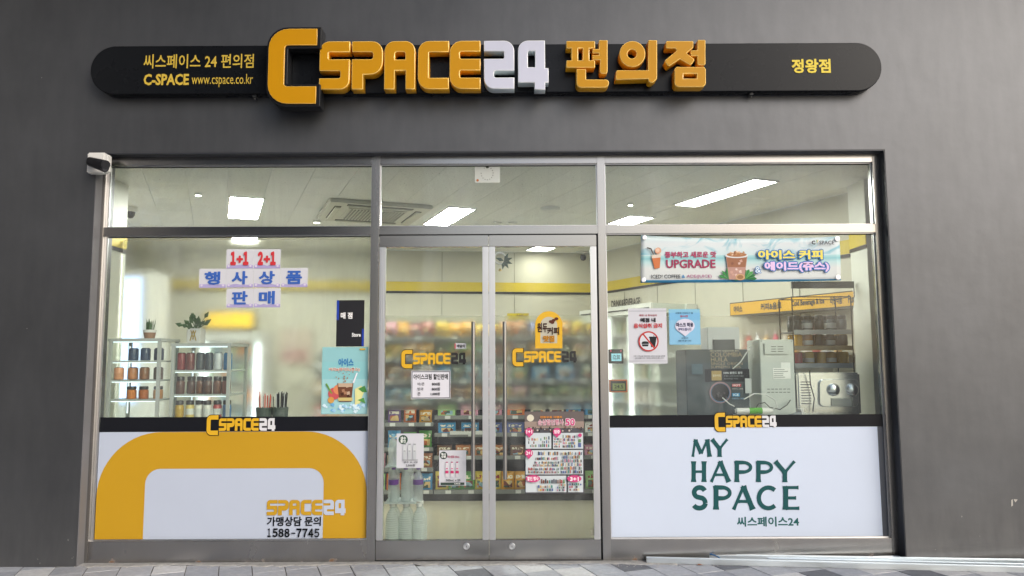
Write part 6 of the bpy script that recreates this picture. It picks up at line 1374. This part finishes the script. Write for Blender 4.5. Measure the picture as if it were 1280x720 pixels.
# water filters
yf = .26; fg = ink('5aa832')
for k, (py, dx, c, lb) in enumerate(((506.5, 0, fg, 'white water filter cartridge with a green band lying on top of another'), (514.6, -4, M('tan_band', (.5, .42, .25), .5), 'lower white water filter cartridge lying on the counter under the green banded one'))):
    a, b = W(918 + dx, py, yf), W(966 + dx, py, yf); z = CT + .022 + (1 - k) * .046; r = root('water_filter', ((a.x + b.x) / 2, yf, z - .022), lb, 'water filter', 'water filter cartridges on the counter')
    MB().tube([(a.x, yf, z), (a.x + .01, yf, z), (a.x + .012, yf, z), (b.x - .03, yf, z), (b.x - .02, yf, z), (b.x, yf, z)], [.014, .016, .021, .021, .013, .012], 16).build('cartridge', WPL, r)
    MB().tube([(a.x + .10, yf, z), (a.x + .19, yf, z)], .0218, 16).build('label_band', c, r)
mb = MB(); pts = [W(930, 499, yf), W(943, 492, yf + .02), W(957, 493, yf + .03), W(969, 500, yf), W(972, 509, yf), W(966, 511, yf)]
mb.tube(pts, .004, 6); mb.tube([W(903, 497, yf), W(912, 505, yf), W(918, 508, yf)], .004, 6); mb.tube([W(916, 461, yf + .02), W(926, 452, yf), W(933, 441, yf), W(939, 434, yf), W(935, 433, yf)], .0045, 6)
cb = mb.build('water_tube', WPL); tag(cb, 'white plastic tubing looping over the water filters', 'tube')
p = W(992, 512, .25); r = root('grey_adapter', (p.x, .25, CT), 'small grey power adapter lying beside the water filters', 'adapter'); MB().box(-.06, .06, -.02, .02, .0, .05, bev=.006, mat=Matrix.Rotation(R(-14), 4, 'Y')).build('case', M('adapter_grey', (.30, .33, .35), .35), r, rel=True); MB().box(.061, .072, -.018, .018, .01, .06, mat=Matrix.Rotation(R(-14), 4, 'Y')).build('end_cap', WPL, r, rel=True)
p = W(1040, 517, .28); r = root('metal_tray', (p.x, .28, CT), 'low steel tray with papers in front of the oven', 'tray'); MB().box(p.x - .14, p.x + .15, .23, .34, CT, CT + .012, bev=.002).build('tray', CH, r); MB().box(p.x + .02, p.x + .13, .235, .30, CT + .0125, CT + .03).build('paper_pad', paper, r)

for px, c, h, rr_, lb in ((1000, 'd8d8d4', .075, .026, 'white paper cup beside the grey adapter in front of the oven'), (942, 'c8b89a', .05, .02, 'small tan pot between the coffee machine and the grey machine')):
    q = W(px, 515, .30); o = MB().lathe([(rr_ * .75, 0), (rr_, h), (rr_ * 1.06, h + .002), (rr_ * .95, h + .004)], n=18).build('paper_cup', ink(c)); o.location = (q.x, .30, CT + .001); tag(o, lb, 'cup')
mb = MB(); mb.tube([W(944, 512, .36), W(948, 505, .37), W(956, 503, .38), W(962, 509, .36), W(975, 512, .33), W(984, 506, .36), (W(988, 500, .38))], .0035, 6)
tag(mb.build('power_cable', DARKGAP), 'black power cable looping on the counter before the grey machine', 'cable')
# ================================================================= ADDED OUT OF VIEW to darken the left (seen only as reflection)
structure(MB().box(-7.6, -7.05, -9.5, .2, -.01, 8).build('unseen_shade_wall', WALL))  # unseen wall added to block the sky on the left
ob = root('unseen_dark_building', (-9, -16, 0), 'unseen dark building added across the pavement to darken the left', 'building'); ob['kind'] = 'structure'  # unseen mass added to keep the left side and its reflections dark
MB().box(-26, -3.5, -24, -15, 0, 16).build('wall', M('opposite_wall', (.10, .10, .10), .7, var=.1), ob)
wn = MB().box(-.7, .7, -.05, .05, -.8, .8).mesh('window', M('opposite_window', (.05, .06, .07), .15))
for i in range(8):
    for j in range(4): o = link_mesh('window', wn, ob, (-24.5 + i * 2.7 + 9, -14.98 + 16, 2.2 + j * 3.6))
print('pavers', npav, 'packs', npk)
